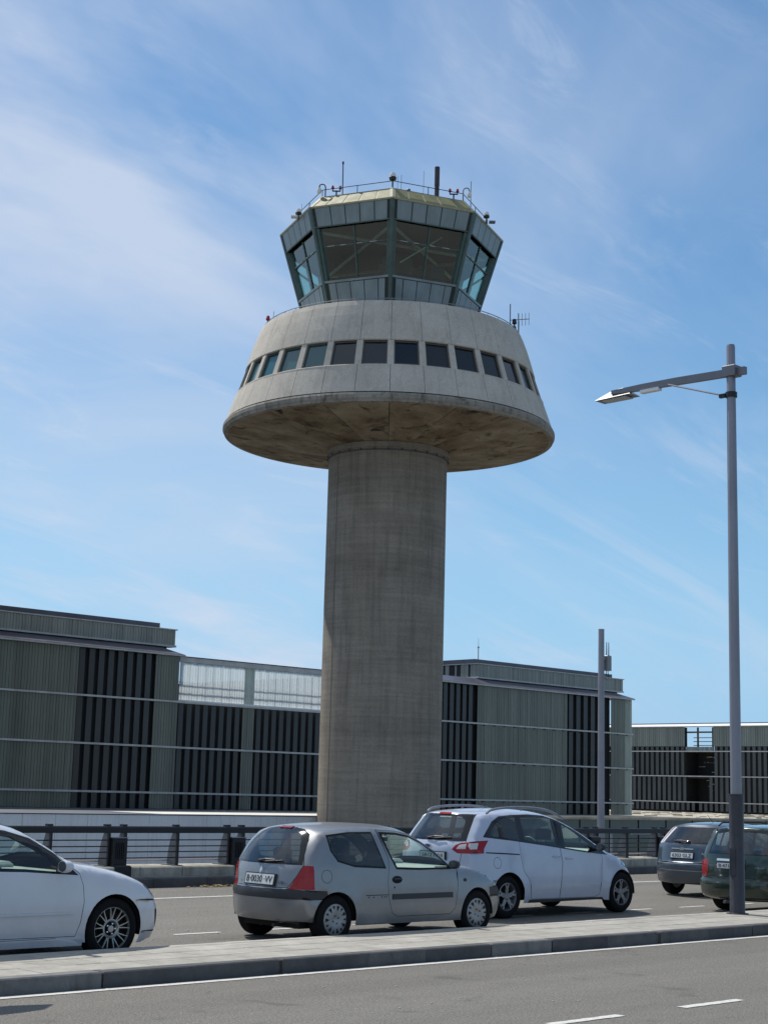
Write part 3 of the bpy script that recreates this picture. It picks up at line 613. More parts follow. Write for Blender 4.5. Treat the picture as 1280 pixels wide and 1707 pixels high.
# soffit panels
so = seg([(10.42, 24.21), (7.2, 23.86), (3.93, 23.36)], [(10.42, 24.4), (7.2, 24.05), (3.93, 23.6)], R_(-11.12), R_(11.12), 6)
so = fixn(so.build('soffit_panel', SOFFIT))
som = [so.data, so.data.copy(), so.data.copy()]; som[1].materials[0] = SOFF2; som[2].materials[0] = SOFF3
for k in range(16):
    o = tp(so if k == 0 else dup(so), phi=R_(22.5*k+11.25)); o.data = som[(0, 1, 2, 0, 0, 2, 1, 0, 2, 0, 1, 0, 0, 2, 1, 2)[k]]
tp(MB().lathe([(0, 23.585), (.30, 23.585), (.36, 23.60), (.36, 23.9)], 24, (5.49, -.78, .02)).build('hatch', simple('hatch_dark', (.03, .025, .02), .7)))
# rim ledge pieces
lg = fixn(seg([(10.54, 24.80), (10.70, 24.74), (10.76, 24.62), (10.76, 24.42), (10.68, 24.30), (10.66, 24.22)], [(10.3, 24.80), (10.3, 24.7), (10.3, 24.6), (10.3, 24.4), (10.3, 24.3), (10.38, 24.19)], R_(-11.22), R_(11.22), 8).build('rim_ledge', LEDGE))
for k in range(16): tp(lg if k == 0 else dup(lg), phi=R_(22.5*k))
# cladding panels
lo = [(10.63, 24.83), (10.35, 25.65), (10.05, 26.50), (10.03, 26.62), (9.98, 26.66)]
hi = [(9.42, 28.30), (9.46, 28.36), (9.22, 29.2), (8.95, 30.05), (8.70, 30.72), (8.56, 31.02), (8.45, 31.07), (7.8, 31.15)]
eps = R_(.075)
lp = fixn(seg(lo, ins(lo, .3), -D/2+eps, D/2-eps).build('lower_panel', CONC)); up = fixn(seg(hi, ins(hi, .3), -D/2+eps, D/2-eps).build('upper_panel', CONC))
pr_ = [(9.97, 26.66), (9.43, 28.30)]; pier = fixn(seg(pr_, ins(pr_, .42), -R_(1.15), R_(1.15), 1).build('window_pier', CONC))
wb = seg([(9.77, 26.68), (9.23, 28.28)], [(9.69, 26.68), (9.15, 28.28)], -D/2+R_(1.16), D/2-R_(1.16), 1)
fr = MB()
def arcpt(r, z, p): return (r*math.cos(p), r*math.sin(p), z)
def fbar(p0, p1, za, zb):
    ra, rb = 9.97-(za-26.66)*.33-.12, 9.97-(zb-26.66)*.33-.12
    fr.hexa([arcpt(ra, za, p0), arcpt(ra, za, p1), arcpt(ra-.12, za, p1), arcpt(ra-.12, za, p0), arcpt(rb, zb, p0), arcpt(rb, zb, p1), arcpt(rb-.12, zb, p1), arcpt(rb-.12, zb, p0)])
a = D/2-R_(1.2); w_ = R_(.42)
fbar(-a, -a+w_, 26.68, 28.28); fbar(a-w_, a, 26.68, 28.28); fbar(-a+w_, a-w_, 26.68, 26.76); fbar(-a+w_, a-w_, 28.19, 28.28)
wfm = fixn(fr.build('window', simple('window_frame', (.10, .095, .085), .6))); wpm = fixn(wb.build('pane', G_WIN)); 
wpg = wpm.copy(); wpg.data = wpm.data.copy(); wpg.data.materials[0] = dark_glass('window_glass_blind', (.022, .026, .026), .12); wpt = wpm.copy(); wpt.data = wpm.data.copy(); wpt.data.materials[0] = dark_glass('window_glass_teal', (.03, .10, .105), .06)
for k in range(32):
    ph = D*(k+.5)
    tp(lp if k == 0 else dup(lp), phi=ph); tp(up if k == 0 else dup(up), phi=ph); tp(pier if k == 0 else dup(pier), phi=D*k)
    w = tp(wfm if k == 0 else dup(wfm), phi=ph); p = wpm if k == 0 else dup(wpm); p.parent = w
    if -80 < ((ph*57.2958+180) % 360)-180 < -20: p.data = wpt.data  # left panes: teal of blinds and sky reflection put into the glass colour
    elif k % 5 in (1, 3): p.data = wpg.data
# dark core behind the joints
tp(MB().lathe([(10.2, 24.5), (9.6, 26.6), (9.4, 26.6), (8.9, 28.3), (8.4, 30.2), (8.1, 30.9), (6.0, 31.05), (0, 31.25)], 64).build('inner_shell', DARKIN, smooth=True))
tp(MB().lathe([(7.85, 31.165), (7.6, 31.22), (5.0, 31.4)], 64).build('dome_top', CONC, smooth=True))
# edge rail of the dome
rl = MB(); rl.tube([arcpt(8.42, 31.20, 2*math.pi*k/96) for k in range(97)], .028, 6)
for k in range(48): rl.tube([arcpt(8.42, 31.0, 2*math.pi*k/48), arcpt(8.42, 31.20, 2*math.pi*k/48)], .018, 5)
tp(rl.build('edge_rail', GALV))
# yagi mast etc on the dome shoulder
yg = MB().tube([(1.0, 7.74, 30.9), (1.0, 7.74, 33.4)], .04, 6); bx = (.45, .9)
yg.tube([(1.0, 7.74, 32.3), (.9, 9.0, 32.45)], .03, 6)
for t in (.45, .62, .8, .98):
    yy = 7.74+1.26*t; zc = 32.3+.15*t; yg.tube([(1-.1*t, yy, zc-.42), (1-.1*t, yy, zc+.42)], .018, 5)
tp(yg.build('yagi_antenna', GALV)); tp(MB().tube([(0, 8.36, 30.7), (0, 8.36, 33.1)], .03, 6).build('rod_antenna', GALV))
def redcap(x, y, z, s=1.):
    b = MB().lathe([(0, z-.22*s), (.05*s, z-.22*s), (.05*s, z-.05*s), (.11*s, z-.03*s), (.11*s, z)], 10, (x, y, 0)); b.cur = 1
    b.lathe([(.12*s, z), (.15*s, z+.04*s), (.09*s, z+.26*s), (0, z+.32*s)], 10, (x, y, 0)); return b
tp(redcap(2.5, -7.95, 31.42).build('obstruction_light', [BLK, RED], smooth=True)); 
tp(MB().lathe([(0, 31.2), (.12, 31.2), (.12, 31.45), (.05, 31.5), (.05, 31.62), (.16, 31.66), (.12, 31.95), (0, 32.0)], 10, (2.5, 7.9, -.05)).box(2.3, 2.7, 7.5, 7.7, 31.1, 31.35).build('floodlight', BLK))
tp(MB().tube([(2.5, -7.6, 31.1), (2.5, -7.6, 32.0)], .018, 5).build('thin_rod', GALV)); tp(MB().tube([(2.5, 8.2, 30.9), (2.5, 8.2, 31.8)], .018, 5).build('thin_rod', GALV))

# ---------------- cab
CY = -.15
def RR(z): return 7.40-.295*(38.05-z)
def cv(k, z, d=0.): # octagon vertex
    r = RR(z)-d/math.cos(R_(22.5)); t = R_(45*k); return Vector((r*math.cos(t), r*math.sin(t)+CY, z))
def fp(k, t, z, d=0.):
    return cv(k, z, d).lerp(cv(k+1, z, d), t)
def facebox(b, k, t0, t1, z0, z1, d0, d1):   # slab between depth d0 (outer) and d1 (inner)
    return b.hexa([fp(k, t0, z0, d0), fp(k, t1, z0, d0), fp(k, t1, z0, d1), fp(k, t0, z0, d1), fp(k, t0, z1, d0), fp(k, t1, z1, d0), fp(k, t1, z1, d1), fp(k, t0, z1, d1)])
TOPB = [.055, .243, .423, .603, .783, .945]
LOWB = [.07, .17, .40, .63, .86, .93]
LOWB = [.075, .19, .40, .61, .82, .925]
for k in range(8):
    bk_ = MB(); facebox(bk_, k, 0, 1, 36.78, 38.02, .05, .35); tp(fixn(bk_.build('fascia_backing', CABL)))
    bk_ = MB(); facebox(bk_, k, 0, 1, 31.15, 33.42, .05, .35); tp(fixn(bk_.build('apron_backing', CABL)))
    for j in range(5):
        b = MB(); facebox(b, k, TOPB[j]+.006, TOPB[j+1]-.006, 36.84, 37.97, 0, .09); tp(fixn(b.build('fascia_panel', CABF)))
        b = MB(); facebox(b, k, LOWB[j]+.006, LOWB[j+1]-.006, 31.2, 33.33, 0, .09); tp(fixn(b.build('apron_panel', CABF)))
    b = MB(); facebox(b, k, .03, .97, 36.78, 36.84, -.03, .3); tp(fixn(b.build('head_trim', CABG)))
    b = MB(); facebox(b, k, .03, .97, 33.37, 33.50, -.04, .4); tp(fixn(b.build('sill_trim', CABF)))
    b = MB(); facebox(b, k, 0, 1, 37.98, 38.08, -.05, .2); tp(fixn(b.build('rim_strip', ROOFS)))
    # corner post
    b = MB(); z0, z1 = 31.15, 38.0
    b.hexa([fp(k-1, .972, z0, -.05), cv(k, z0, -.05), cv(k, z0, .35), fp(k-1, .972, z0, .35), fp(k-1, .972, z1, -.05), cv(k, z1, -.05), cv(k, z1, .35), fp(k-1, .972, z1, .35)])
    b.hexa([cv(k, z0, -.05), fp(k, .028, z0, -.05), fp(k, .028, z0, .35), cv(k, z0, .35), cv(k, z1, -.05), fp(k, .028, z1, -.05), fp(k, .028, z1, .35), cv(k, z1, .35)])
    tp(fixn(b.build('corner_post', CABG)))
    # window: jambs, mullion, transom, four panes
    fr = MB()
    facebox(fr, k, .03, .06, 33.5, 36.76, .06, .36); facebox(fr, k, .94, .97, 33.5, 36.76, .06, .36)
    facebox(fr, k, .4915, .5085, 33.5, 36.78, .20, .36)
    facebox(fr, k, .06, .94, 35.62, 35.69, .20, .36)
    wf = tp(fixn(fr.build('window', CABG)))
    for (t0, t1) in ((.06, .4915), (.5085, .94)):
        for (za, zb) in ((33.5, 35.62), (35.69, 36.80)):
            b = MB(); b.add([fp(k, t0, za, .27), fp(k, t1, za, .27), fp(k, t1, zb, .27), fp(k, t0, zb, .27)], [(0, 1, 2, 3)]); o = b.build('pane', G_CAB); o.parent = wf
    # blind rail segments catching the light inside
    b = MB()
    for t0, t1 in ((.12, .22), (.30, .38), (.53, .60), (.70, .80)): facebox(b, k, t0, t1, 35.63, 35.67, .16, .19)
    tp(fixn(b.build('blind_rail', ALU)))
    # sloping roof
    def rp(t, s): # s 0 rim -> 1 roof edge
        a_ = fp(k, t, 38.07); r0 = RR(38.07); q = Vector((a_.x, a_.y-CY, 0))*((r0+(6.45-r0)*s)/r0); return Vector((q.x, q.y+CY, 38.08+s*.95))
    for j in range(5):
        ta, tb = (j+.0)/5+.012+(.03 if j == 0 else 0), (j+1)/5-.012-(.03 if j == 4 else 0)
        b = MB(); b.quadpan(rp(ta, .02), rp(tb, .02), rp(tb, .97), rp(ta, .97), .06); tp(fixn(b.build('roof_panel', ROOFY)))
    b = MB(); b.quadpan(rp(0, 0), rp(1, 0), rp(1, 1), rp(0, 1), .12); 
    for v_ in range(len(b.v)): b.v[v_] = (b.v[v_][0], b.v[v_][1], b.v[v_][2]-.03)
    tp(fixn(b.build('roof_seam_base', ROOFS)))
    0; b = MB(); b.hexa([rp(-.035, 0)+Vector((0, 0, -.02)), rp(.035, 0)+Vector((0, 0, -.02)), rp(.035, 0)*.97+Vector((0, 0, 1.1)), rp(-.035, 0)*.97+Vector((0, 0, 1.1)), rp(-.035, 0)+Vector((0, 0, .05)), rp(.035, 0)+Vector((0, 0, .05)), rp(.035, 1)+Vector((0, 0, .05)), rp(-.035, 1)+Vector((0, 0, .05))])
    b = MB().quadpan(rp(.0, 0)+Vector((0, 0, .03)), rp(.04, 0)+Vector((0, 0, .03)), rp(.04, 1)+Vector((0, 0, .03)), rp(.0, 1)+Vector((0, 0, .03)), .05); tp(fixn(b.build('corner_cap', ROOFS)))
    b = MB().quadpan(rp(.96, 0)+Vector((0, 0, .03)), rp(1., 0)+Vector((0, 0, .03)), rp(1., 1)+Vector((0, 0, .03)), rp(.96, 1)+Vector((0, 0, .03)), .05); tp(fixn(b.build('corner_cap', ROOFS)))
# interior
def octo(z, d, n=8): return [cv(k, z, d) for k in range(8)]
def slab(z0, z1, d, name, mt):
    b = MB(); a_ = [cv(k, z0, d) for k in range(8)]; c_ = [Vector((p.x, p.y, z1)) for p in a_]; b.add(a_+c_, [tuple(reversed(range(8))), tuple(range(8, 16))]+[(k, (k+1) % 8, 8+(k+1) % 8, 8+k) for k in range(8)]); return tp(fixn(b.build(name, mt)))
slab(36.86, 37.0, .36, 'ceiling', CEIL); slab(33.15, 33.3, .36, 'cab_floor', DARKIN)
b = MB(); r = 6.45; a_ = [Vector((r*math.cos(R_(45*k)), r*math.sin(R_(45*k))+CY, 38.95)) for k in range(8)]; c_ = [p+Vector((0, 0, .1)) for p in a_]
b.add(a_+c_, [tuple(reversed(range(8))), tuple(range(8, 16))]+[(k, (k+1) % 8, 8+(k+1) % 8, 8+k) for k in range(8)]); tp(fixn(b.build('roof_deck', simple('roof_deck_grey', (.2, .2, .18), .8))))
tp(MB().lathe([(0, 33.3), (1.0, 33.3), (1.0, 36.86)], 16, (-.4, .3, 0)).build('core_column', simple('core_grey', (.12, .12, .11), .8), smooth=True))
for k in (0, 2, 5, 7):   # roof braces crossing below the ceiling and leaning struts
    a_, b_ = cv(k, 36.7, .7), cv(k+3, 36.7, .7); tp(MB().tube([a_, b_], .11, 6).build('roof_brace', BEAM))
for k in (0, 4):
    tp(MB().tube([fp(k, .15, 34.6, .9), fp(k, .85, 36.75, 1.5)], .05, 6).build('leaning_strut', BEAM))
ds = MB()
for k in range(8): facebox(ds, k, .12, .88, 33.3, 33.95, .75, 1.4)
stuff(tp(fixn(ds.build('console_desks', DARKIN))))
for (x, y) in ((3.3, -.9), (3.0, 2.4)): tp(MB().box(x, x+.5, y, y+.9, 33.3, 35.0, .05).build('equipment_rack', simple('rack_dark', (.03, .03, .035), .5)))
# railing of the roof
rl = MB(); RP = [Vector((6.35*math.cos(R_(45*k)), 6.35*math.sin(R_(45*k))+CY, 39.55)) for k in range(9)]
rl.tube(RP, .026, 6)
for k in range(8):
    for t in (0, .5): p = RP[k].lerp(RP[k+1], t); rl.tube([p, p-Vector((0, 0, .52))], .025, 5)
tp(rl.build('roof_railing', STEELD))
def dome(x, y, z, s=1.):
    b = MB().lathe([(0, z-.55*s), (.05*s, z-.55*s), (.05*s, z-.1*s), (.22*s, z-.08*s), (.24*s, z+.06*s), (.2*s, z+.1*s)], 14, (x, y, 0)); b.cur = 1
    b.lathe([(.2*s, z+.1*s), (.21*s, z+.2*s), (.15*s, z+.36*s), (0, z+.42*s)], 14, (x, y, 0)); return b
tp(dome(6.3, -.17, 39.72).build('dome_camera', [BLK, WHT], smooth=True))
tp(dome(3.5, -6.19, 38.30, .85).build('dome_camera', [BLK, WHT], smooth=True)); tp(dome(3.5, 5.93, 38.42, .85).build('dome_camera', [BLK, WHT], smooth=True))
for sx, y0, nm in ((-1, -4.45, 'l'), (1, 4.35, 'r')):
    b = MB(); pts = [(4.6, y0, 38.95), (4.6, y0, 39.72), (4.6, y0+.06*sx, 39.85), (4.6, y0+.2*sx, 39.9), (4.6, y0+.34*sx, 39.86), (4.6, y0+.40*sx, 39.72), (4.6, y0+.40*sx, 39.62)]
    b.tube(pts, .04, 6); b.cur = 1; b.lathe([(0, 39.64), (.1, 39.64), (.14, 39.5), (.15, 39.4), (.13, 39.3), (0, 39.22)], 12, (4.6, y0+.40*sx, 0)); tp(b.build('swan_neck_camera', [LAMPG if sx > 0 else STEELD, WHT], smooth=True))
for (x, y) in ((4.75, -3.98), (4.75, -3.5), (4.75, 3.5), (4.75, 3.98)): tp(redcap(x, y, 39.56, .72).build('obstruction_light', [BLK, RED], smooth=True))
for y in (-3.74, 3.74): tp(MB().tube([(4.75, y, 39.0), (4.75, y, 39.4)], .05, 6).tube([(4.75, y-.26, 39.4), (4.75, y+.26, 39.4)], .05, 6).build('light_bracket', BLK))
tp(MB().tube([(4.5, -3.35, 39), (4.5, -3.38, 41.3)], .035, 6).lathe([(0, 41.3), (.06, 41.33), (.06, 41.5), (0, 41.55)], 8, (4.5, -3.38, 0)).build('tall_antenna', STEELD))
tp(MB().lathe([(0, 39), (.15, 39), (.15, 40.2), (.165, 40.22), (.165, 41.5), (0, 41.52)], 16, (4.0, 2.68, 0)).build('chimney', CHIM, smooth=True))
for (x, y, z1, r_) in ((5.0, .38, 40.5, .018), (5.0, .15, 40.4, .014), (4.0, 1.82, 41.2, .016), (3.5, 4.9, 40.8, .028)): tp(MB().tube([(x, y, 38.9), (x, y, 39.7), (x, y, z1)], [r_*1.3, r_, r_], 5).build('thin_antenna', GALV))
tp(MB().tube([(3.4, -6.0, 38.0), (3.4, -6.0, 39.0)], .014, 5).build('thin_antenna', GALV))
tp(MB().lathe([(0, 39.0), (.13, 39.0), (.13, 39.28), (.10, 39.32), (0, 39.32)], 12, (5.6, .85, 0)).build('roof_vent', CABG))
tp(MB().box(3.3, 3.7, -6.65, -6.25, 38.02, 38.1).build('bracket_plate', WHT)); tp(MB().box(3.3, 3.7, 6.1, 6.5, 38.02, 38.1).build('bracket_plate', LAMPG))
# ============================================================ CARS
def crom(pts, n=6):
    out = []
    for i in range(len(pts)-1):
        p0 = pts[max(i-1, 0)]; p1 = pts[i]; p2 = pts[i+1]; p3 = pts[min(i+2, len(pts)-1)]
        for k in range(n):
            t = k/n; out.append(tuple(.5*(2*b+(c-a)*t+(2*a-5*b+4*c-d)*t*t+(-a+3*b-3*c+d)*t**3) for a, b, c, d in zip(p0, p1, p2, p3)))
    out.append(pts[-1]); return out
def seg_dist(px, pz, a, b):
    dx, dz = b[0]-a[0], b[1]-a[1]; L2 = dx*dx+dz*dz or 1e-9; t = max(0, min(1, ((px-a[0])*dx+(pz-a[1])*dz)/L2))
    return math.hypot(px-a[0]-t*dx, pz-a[1]-t*dz)
def inpoly(x, y, poly):
    c = False; j = len(poly)-1
    for i in range(len(poly)):
        xi, yi = poly[i]; xj, yj = poly[j]
        if (yi > y) != (yj > y) and x < (xj-xi)*(y-yi)/(yj-yi)+xi: c = not c
        j = i
    return c
def inset(poly, d):
    n = len(poly); A = sum(poly[i][0]*poly[(i+1) % n][1]-poly[(i+1) % n][0]*poly[i][1] for i in range(n)); s = 1 if A > 0 else -1; out = []
    for i in range(n):
        a, b, c = poly[i-1], poly[i], poly[(i+1) % n]
        e1 = Vector((b[0]-a[0], b[1]-a[1])); e2 = Vector((c[0]-b[0], c[1]-b[1]))
        if e1.length < 1e-6 or e2.length < 1e-6: out.append(b); continue
        n1 = Vector((-e1.y, e1.x)).normalized()*s; n2 = Vector((-e2.y, e2.x)).normalized()*s; m_ = n1+n2
        if m_.length < .3: m_ = n1
        m_ = m_.normalized(); k = d/max(.45, m_.dot(n1)); out.append((b[0]+m_.x*k, b[1]+m_.y*k))
    return out
def circ(cx, cz, r, n=28, sx=1): return [(cx+sx*r*math.cos(2*math.pi*k/n), cz+r*math.sin(2*math.pi*k/n)) for k in range(n)]
def smoothpoly(pts, n=4):
    m_ = len(pts); q = pts[-1:]+pts+pts[:2]; out = []
    for i in range(1, m_+1):
        p0, p1, p2, p3 = q[i-1], q[i], q[i+1], q[i+2]
        for k in range(n):
            t = k/n; out.append(tuple(.5*(2*b+(c-a)*t+(2*a-5*b+4*c-d)*t*t+(-a+3*b-3*c+d)*t**3) for a, b, c, d in zip(p0, p1, p2, p3)))
    return out
def cdt(outline, feats, pts):
    vs = []; faces = []
    for poly in [outline]+[f[1] for f in feats]:
        b = len(vs); vs += [Vector(p) for p in poly]; faces.append(list(range(b, b+len(poly))))
    vs += [Vector(p) for p in pts]
    ov, oe, of, a1, a2, ofo = delaunay_2d_cdt(vs, [], faces, 0, 1e-5)
    res = []
    for f, src in zip(of, ofo):
        cx = sum(ov[i].x for i in f)/len(f); cz = sum(ov[i].y for i in f)/len(f)
        if not inpoly(cx, cz, outline): continue
        name = 'body'
        for ft in feats:
            if inpoly(cx, cz, ft[1]): name = ft[0]
        res.append((f, name))
    return [(v.x, v.y) for v in ov], res

class Car:
    def __init__(s, name, label, loc, cfg):
        s.cfg = cfg; s.root = empty(name, loc); tag(s.root, label, 'car'); s.V = []; s.index = {}; s.F = []   # F: (tri, key)
        C = crom(cfg['C'], 5); E = crom(cfg['E'], 5); s.C = C; s.E = E
        s.cum = [0]
        for k in range(1, len(C)): s.cum.append(s.cum[-1]+math.hypot(C[k][0]-C[k-1][0], C[k][1]-C[k-1][1]))
        s.imax = max(range(len(C)), key=lambda k: C[k][1])
        s.skin()
    def yb(s, x, z):
        c = s.cfg; y = c['w']-.05*((z-.5)/.4)**2*(.5 if z > .5 else 1) if z < c['belt'] else c['w']-.05*((c['belt']-.5)/.4)**2*.5-c['tumble']*((z-c['belt'])/(c['roof']-c['belt']))**1.15
        y -= c.get('kf', .07)*max(0, x-c['xf'])**2+c.get('kr', .10)*max(0, c['xr']-x)**2
        for hx in (c.get('x0', 0), c['wb']):
            d = math.hypot(x-hx, z-c['hub']); y += .018*math.exp(-((d-c['arch']-.02)/.05)**2) if z < c['belt'] else 0
        for zc, amp in c.get('crease', []): y += amp*math.exp(-((z-zc)/.03)**2)
        return y
    def ys(s, x, z):
        c = s.cfg; R = c.get('R', .09); d = min((seg_dist(x, z, s.E[k], s.E[k+1]) for k in range(len(s.E)-1)))
        if d >= R: return s.yb(x, z)
        return s.yb(x, z)-R*(1-math.sqrt(max(0, 1-(1-d/R)**2)))*.75
    def shell(s, u, v):  # u arclength, v = w*.8
        w = max(-1, min(1, v/.8)); k = 0
        import bisect
        k = max(0, min(len(s.cum)-2, bisect.bisect_right(s.cum, u)-1)); t = (u-s.cum[k])/(s.cum[k+1]-s.cum[k]); t = max(0, min(1, t))
        Cx, Cz = (s.C[k][i]*(1-t)+s.C[k+1][i]*t for i in (0, 1)); Ex, Ez = (s.E[k][i]*(1-t)+s.E[k+1][i]*t for i in (0, 1))
        p = s.cfg.get('p', 2.6); q = abs(w)**p
        ya = s.yE[k]*(1-t)+s.yE[k+1]*t
        return (Cx+(Ex-Cx)*q, w*ya, Cz+(Ez-Cz)*q)
    def s_of(s, w, val, mode):
        p = s.cfg.get('p', 2.6); q = abs(w)**p; pr = [(C[0]+(E[0]-C[0])*q, C[1]+(E[1]-C[1])*q) for C, E in zip(s.C, s.E)]
        if mode == 'rear': r = range(0, s.imax); ax = 1
        elif mode == 'top': r = range(s.imax//2, len(pr)-1); ax = 0
        else: r = range(len(pr)-2, s.imax, -1); ax = 1
        if mode == 'rear' and val <= pr[0][1]: return 0
        if mode == 'front' and val <= pr[-1][1]: return s.cum[-1]
        for k in r:
            a, b = pr[k][ax], pr[k+1][ax]
            if (a-val)*(b-val) <= 0 and a != b: return s.cum[k]+(s.cum[k+1]-s.cum[k])*(val-a)/(b-a)
        return s.cum[r[-1]] if mode == 'rear' else (s.cum[-1] if mode == 'top' else s.cum[-1])
    def spoly(s, pts, mode, sub=4):
        out = []; n = len(pts)
        for i in range(n):
            a, b = pts[i], pts[(i+1) % n]
            for k in range(sub):
                t = k/sub; w, v = a[0]+(b[0]-a[0])*t, a[1]+(b[1]-a[1])*t; out.append((s.s_of(w, v, mode), w*.8))
        return out
    def addtris(s, pts3, tris, keyf, centre):
        ids = []
        for p in pts3:
            k = (round(p[0]*4000), round(p[1]*4000), round(p[2]*4000))
            if k not in s.index: s.index[k] = len(s.V); s.V.append(p)
            ids.append(s.index[k])
        for f, name in tris:
            if name == 'hole': continue
            f = [ids[i] for i in f]
            if len(set(f)) < 3: continue
            a, b, c = (Vector(s.V[i]) for i in f[:3]); n = (b-a).cross(c-a); m_ = (a+b+c)/3-centre; m_.x *= .45
            if n.length < 1e-10: continue
            if n.dot(m_) < 0: f = f[::-1]
            s.F.append((f, keyf(name)))
    def skin(s):
        c = s.cfg; cen = Vector((c['wb']/2, 0, .72))
        s.yE = [s.ys(*e) for e in s.E]
        # side panels
        E = s.E; bot = c['bottom']   # points from front to rear
        outline = E+bot
        feats = []
        for name, poly, *opt in c['side']:
            g = opt[0] if opt else 0
            if g: feats.append(('gap', inset(poly, -g))); feats.append((name, inset(poly, g) if False else poly))
            else: feats.append((name, poly))
        xs = [e[0] for e in E]; pts = []
        x = min(xs)
        while x < max(xs):
            z = .12
            while z < 1.7:
                q = (x+random.uniform(-.004, .004), z)
                if inpoly(q[0], q[1], outline):
                    d = min(seg_dist(q[0], q[1], E[k], E[k+1]) for k in range(len(E)-1))
                    if d > .02: pts.append(q)
                z += .055
            x += .06
        ins_ = []
        for dd in (.008, .022, .045, .075, .11):
            q = inset(outline, dd); ins_ += [p for p in q[:len(E)] if inpoly(p[0], p[1], outline)]
        for hx in (c.get('x0', 0), c['wb']):
            for r in (c['arch']+.02, c['arch']+.05): ins_ += [p for p in circ(hx, c['hub'], r, 36) if inpoly(p[0], p[1], outline)]
        V2, T = cdt(outline, feats, pts+ins_)
        sided = set(c.get('sided', ['door', 'side_window', 'quarter_window', 'rear_door', 'rear_side_window', 'wing', 'rub_strip', 'fuel_flap', 'headlight', 'taillight', 'door_window', 'pillar_trim', 'side_seal', 'side_grille']))
        for sg in (-1, 1):
            P3 = [(x, sg*s.ys(x, z), z) for x, z in V2]
            s.addtris(P3, T, lambda n, sg=sg: (n, sg if n in sided else 0), cen)
        # shell
        S = s.cum[-1]; bl = [(u, -.8) for u in s.cum]; ends = [(S, -.8+1.6*k/20) for k in range(1, 20)]; tl = [(u, .8) for u in reversed(s.cum)]; st_ = [(0, .8-1.6*k/20) for k in range(1, 20)]
        outline = bl+ends+tl+st_
        feats = []
        for name, poly, mode in c['shell']: feats.append((name, s.spoly(poly, mode)))
        pts = [(u+.001, w*.8) for u in s.cum[1:-1] for w in (-.975, -.93, -.87, -.8, -.7, -.58, -.45, -.3, -.15, 0.003, .15, .3, .45, .58, .7, .8, .87, .93, .975)]
        V2, T = cdt(outline, feats, pts)
        P3 = [s.shell(u, v) for u, v in V2]
        T2 = []
        for f, n in T:
            y = sum(V2[i][1] for i in f)
            T2.append((f, n+('@L' if y > 0 else '@R') if n in ('taillight', 'headlight', 'lamp_inner') else n))
        def kf(n):
            if '@' in n: nm, sd = n.split('@'); return (nm, 1 if sd == 'L' else -1)
            return (n, 0)
        s.addtris(P3, T2, kf, cen)
        # vertex normals from the welded skin
        NV = [Vector((0, 0, 0)) for _ in s.V]
        for f, k in s.F:
            a = Vector(s.V[f[0]])
            for j in range(1, len(f)-1):
                n = (Vector(s.V[f[j]])-a).cross(Vector(s.V[f[j+1]])-a)
                for i in (f[0], f[j], f[j+1]): NV[i] += n
        NV = [n.normalized() if n.length > 0 else Vector((0, 0, 1)) for n in NV]
        nb = [set() for _ in s.V]
        for f, k in s.F:
            for j in range(len(f)): nb[f[j]].add(f[j-1]); nb[f[j-1]].add(f[j])
        for _ in range(4):
            M2 = []
            for i, n in enumerate(NV):
                a = n*1.0; P = Vector(s.V[i])
                for q in nb[i]:
                    if NV[q].dot(n) > .6: a += NV[q]*.7*max(.1, 1-(Vector(s.V[q])-P).length/.09)
                M2.append(a.normalized())
            NV = M2
        parts = {}
        for f, k in s.F: parts.setdefault(k, []).append(f)
        mats = c['mats']; s.parts = {}
        merge = {}
        p2_ = {}
        for (name, sd), fs in parts.items():
            if name in ('bumper', 'bumper_strip', 'bumper_trim', 'grille', 'window_seal', 'reflector') and sd == 0:
                for f in fs:
                    xm = s.V[f[0]][0]; ym = s.V[f[0]][1]
                    k_ = (2 if xm > c['wb']/2 else 3) if name not in ('grille', 'reflector') else (4 if ym > c['w']*.5 else (5 if ym < -c['w']*.5 else 6))
                    p2_.setdefault((name, k_), []).append(f)
            else: p2_[(name, sd)] = fs
        parts = p2_
        for (name, sd), fs in parts.items():
            tgt = ('body', 0) if name in ('body', 'gap') else (name, sd)
            merge.setdefault(tgt, []).append((name, fs))
        for (name, sd), lst in sorted(merge.items(), key=lambda q: (q[0][0] != 'body', q[0])):
            mp = {}; vs = []; ns = []; ff = []; mi = []; ml = []
            for nm, fs in lst:
                mt = mats.get(nm, mats['body'])
                if mt not in ml: ml.append(mt)
                for f in fs:
                    g = []
                    for i in f:
                        if i not in mp: mp[i] = len(vs); vs.append(s.V[i]); ns.append(NV[i])
                        g.append(mp[i])
                    ff.append(g); mi.append(ml.index(mt))
            parent = s.root
            if name in ('door_window', 'side_window') and ('door', sd) in s.parts: parent = s.parts[('door', sd)]
            if name == 'rear_side_window' and ('rear_door', sd) in s.parts: parent = s.parts[('rear_door', sd)]
            s.parts[(name, sd)] = link_mesh(name, vs, ff, ml, parent, mi, True, ns)
    # --- attachments
    def wheel(s, x, side, kind, r=None, steer=0):
        c = s.cfg; r = r or c['wr']; w = .20; y = side*(c['w']-.115+c.get('track', 0))
        e = empty('wheel', (x, y, r), (0 if side < 0 else math.pi)+steer, s.root); rr_ = c['rim']
        b = MB().lathe([(rr_-.005, -w/2+.012), (rr_+.01, -w/2), (r-.055, -w/2-.006), (r-.02, -w/2+.008), (r-.003, -w/2+.03), (r, 0), (r-.003, w/2-.03), (r-.02, w/2-.008), (rr_+.01, w/2), (rr_-.005, w/2-.01)], 40, axis='y')
        fixn(b.build('tyre', TYRE, e, True))
        b = MB().lathe([(rr_, -w/2+.012), (rr_-.012, -w/2+.004), (rr_-.02, -w/2+.03), (rr_-.022, w/2-.02), (0, w/2-.02)], 36, axis='y'); bb = b
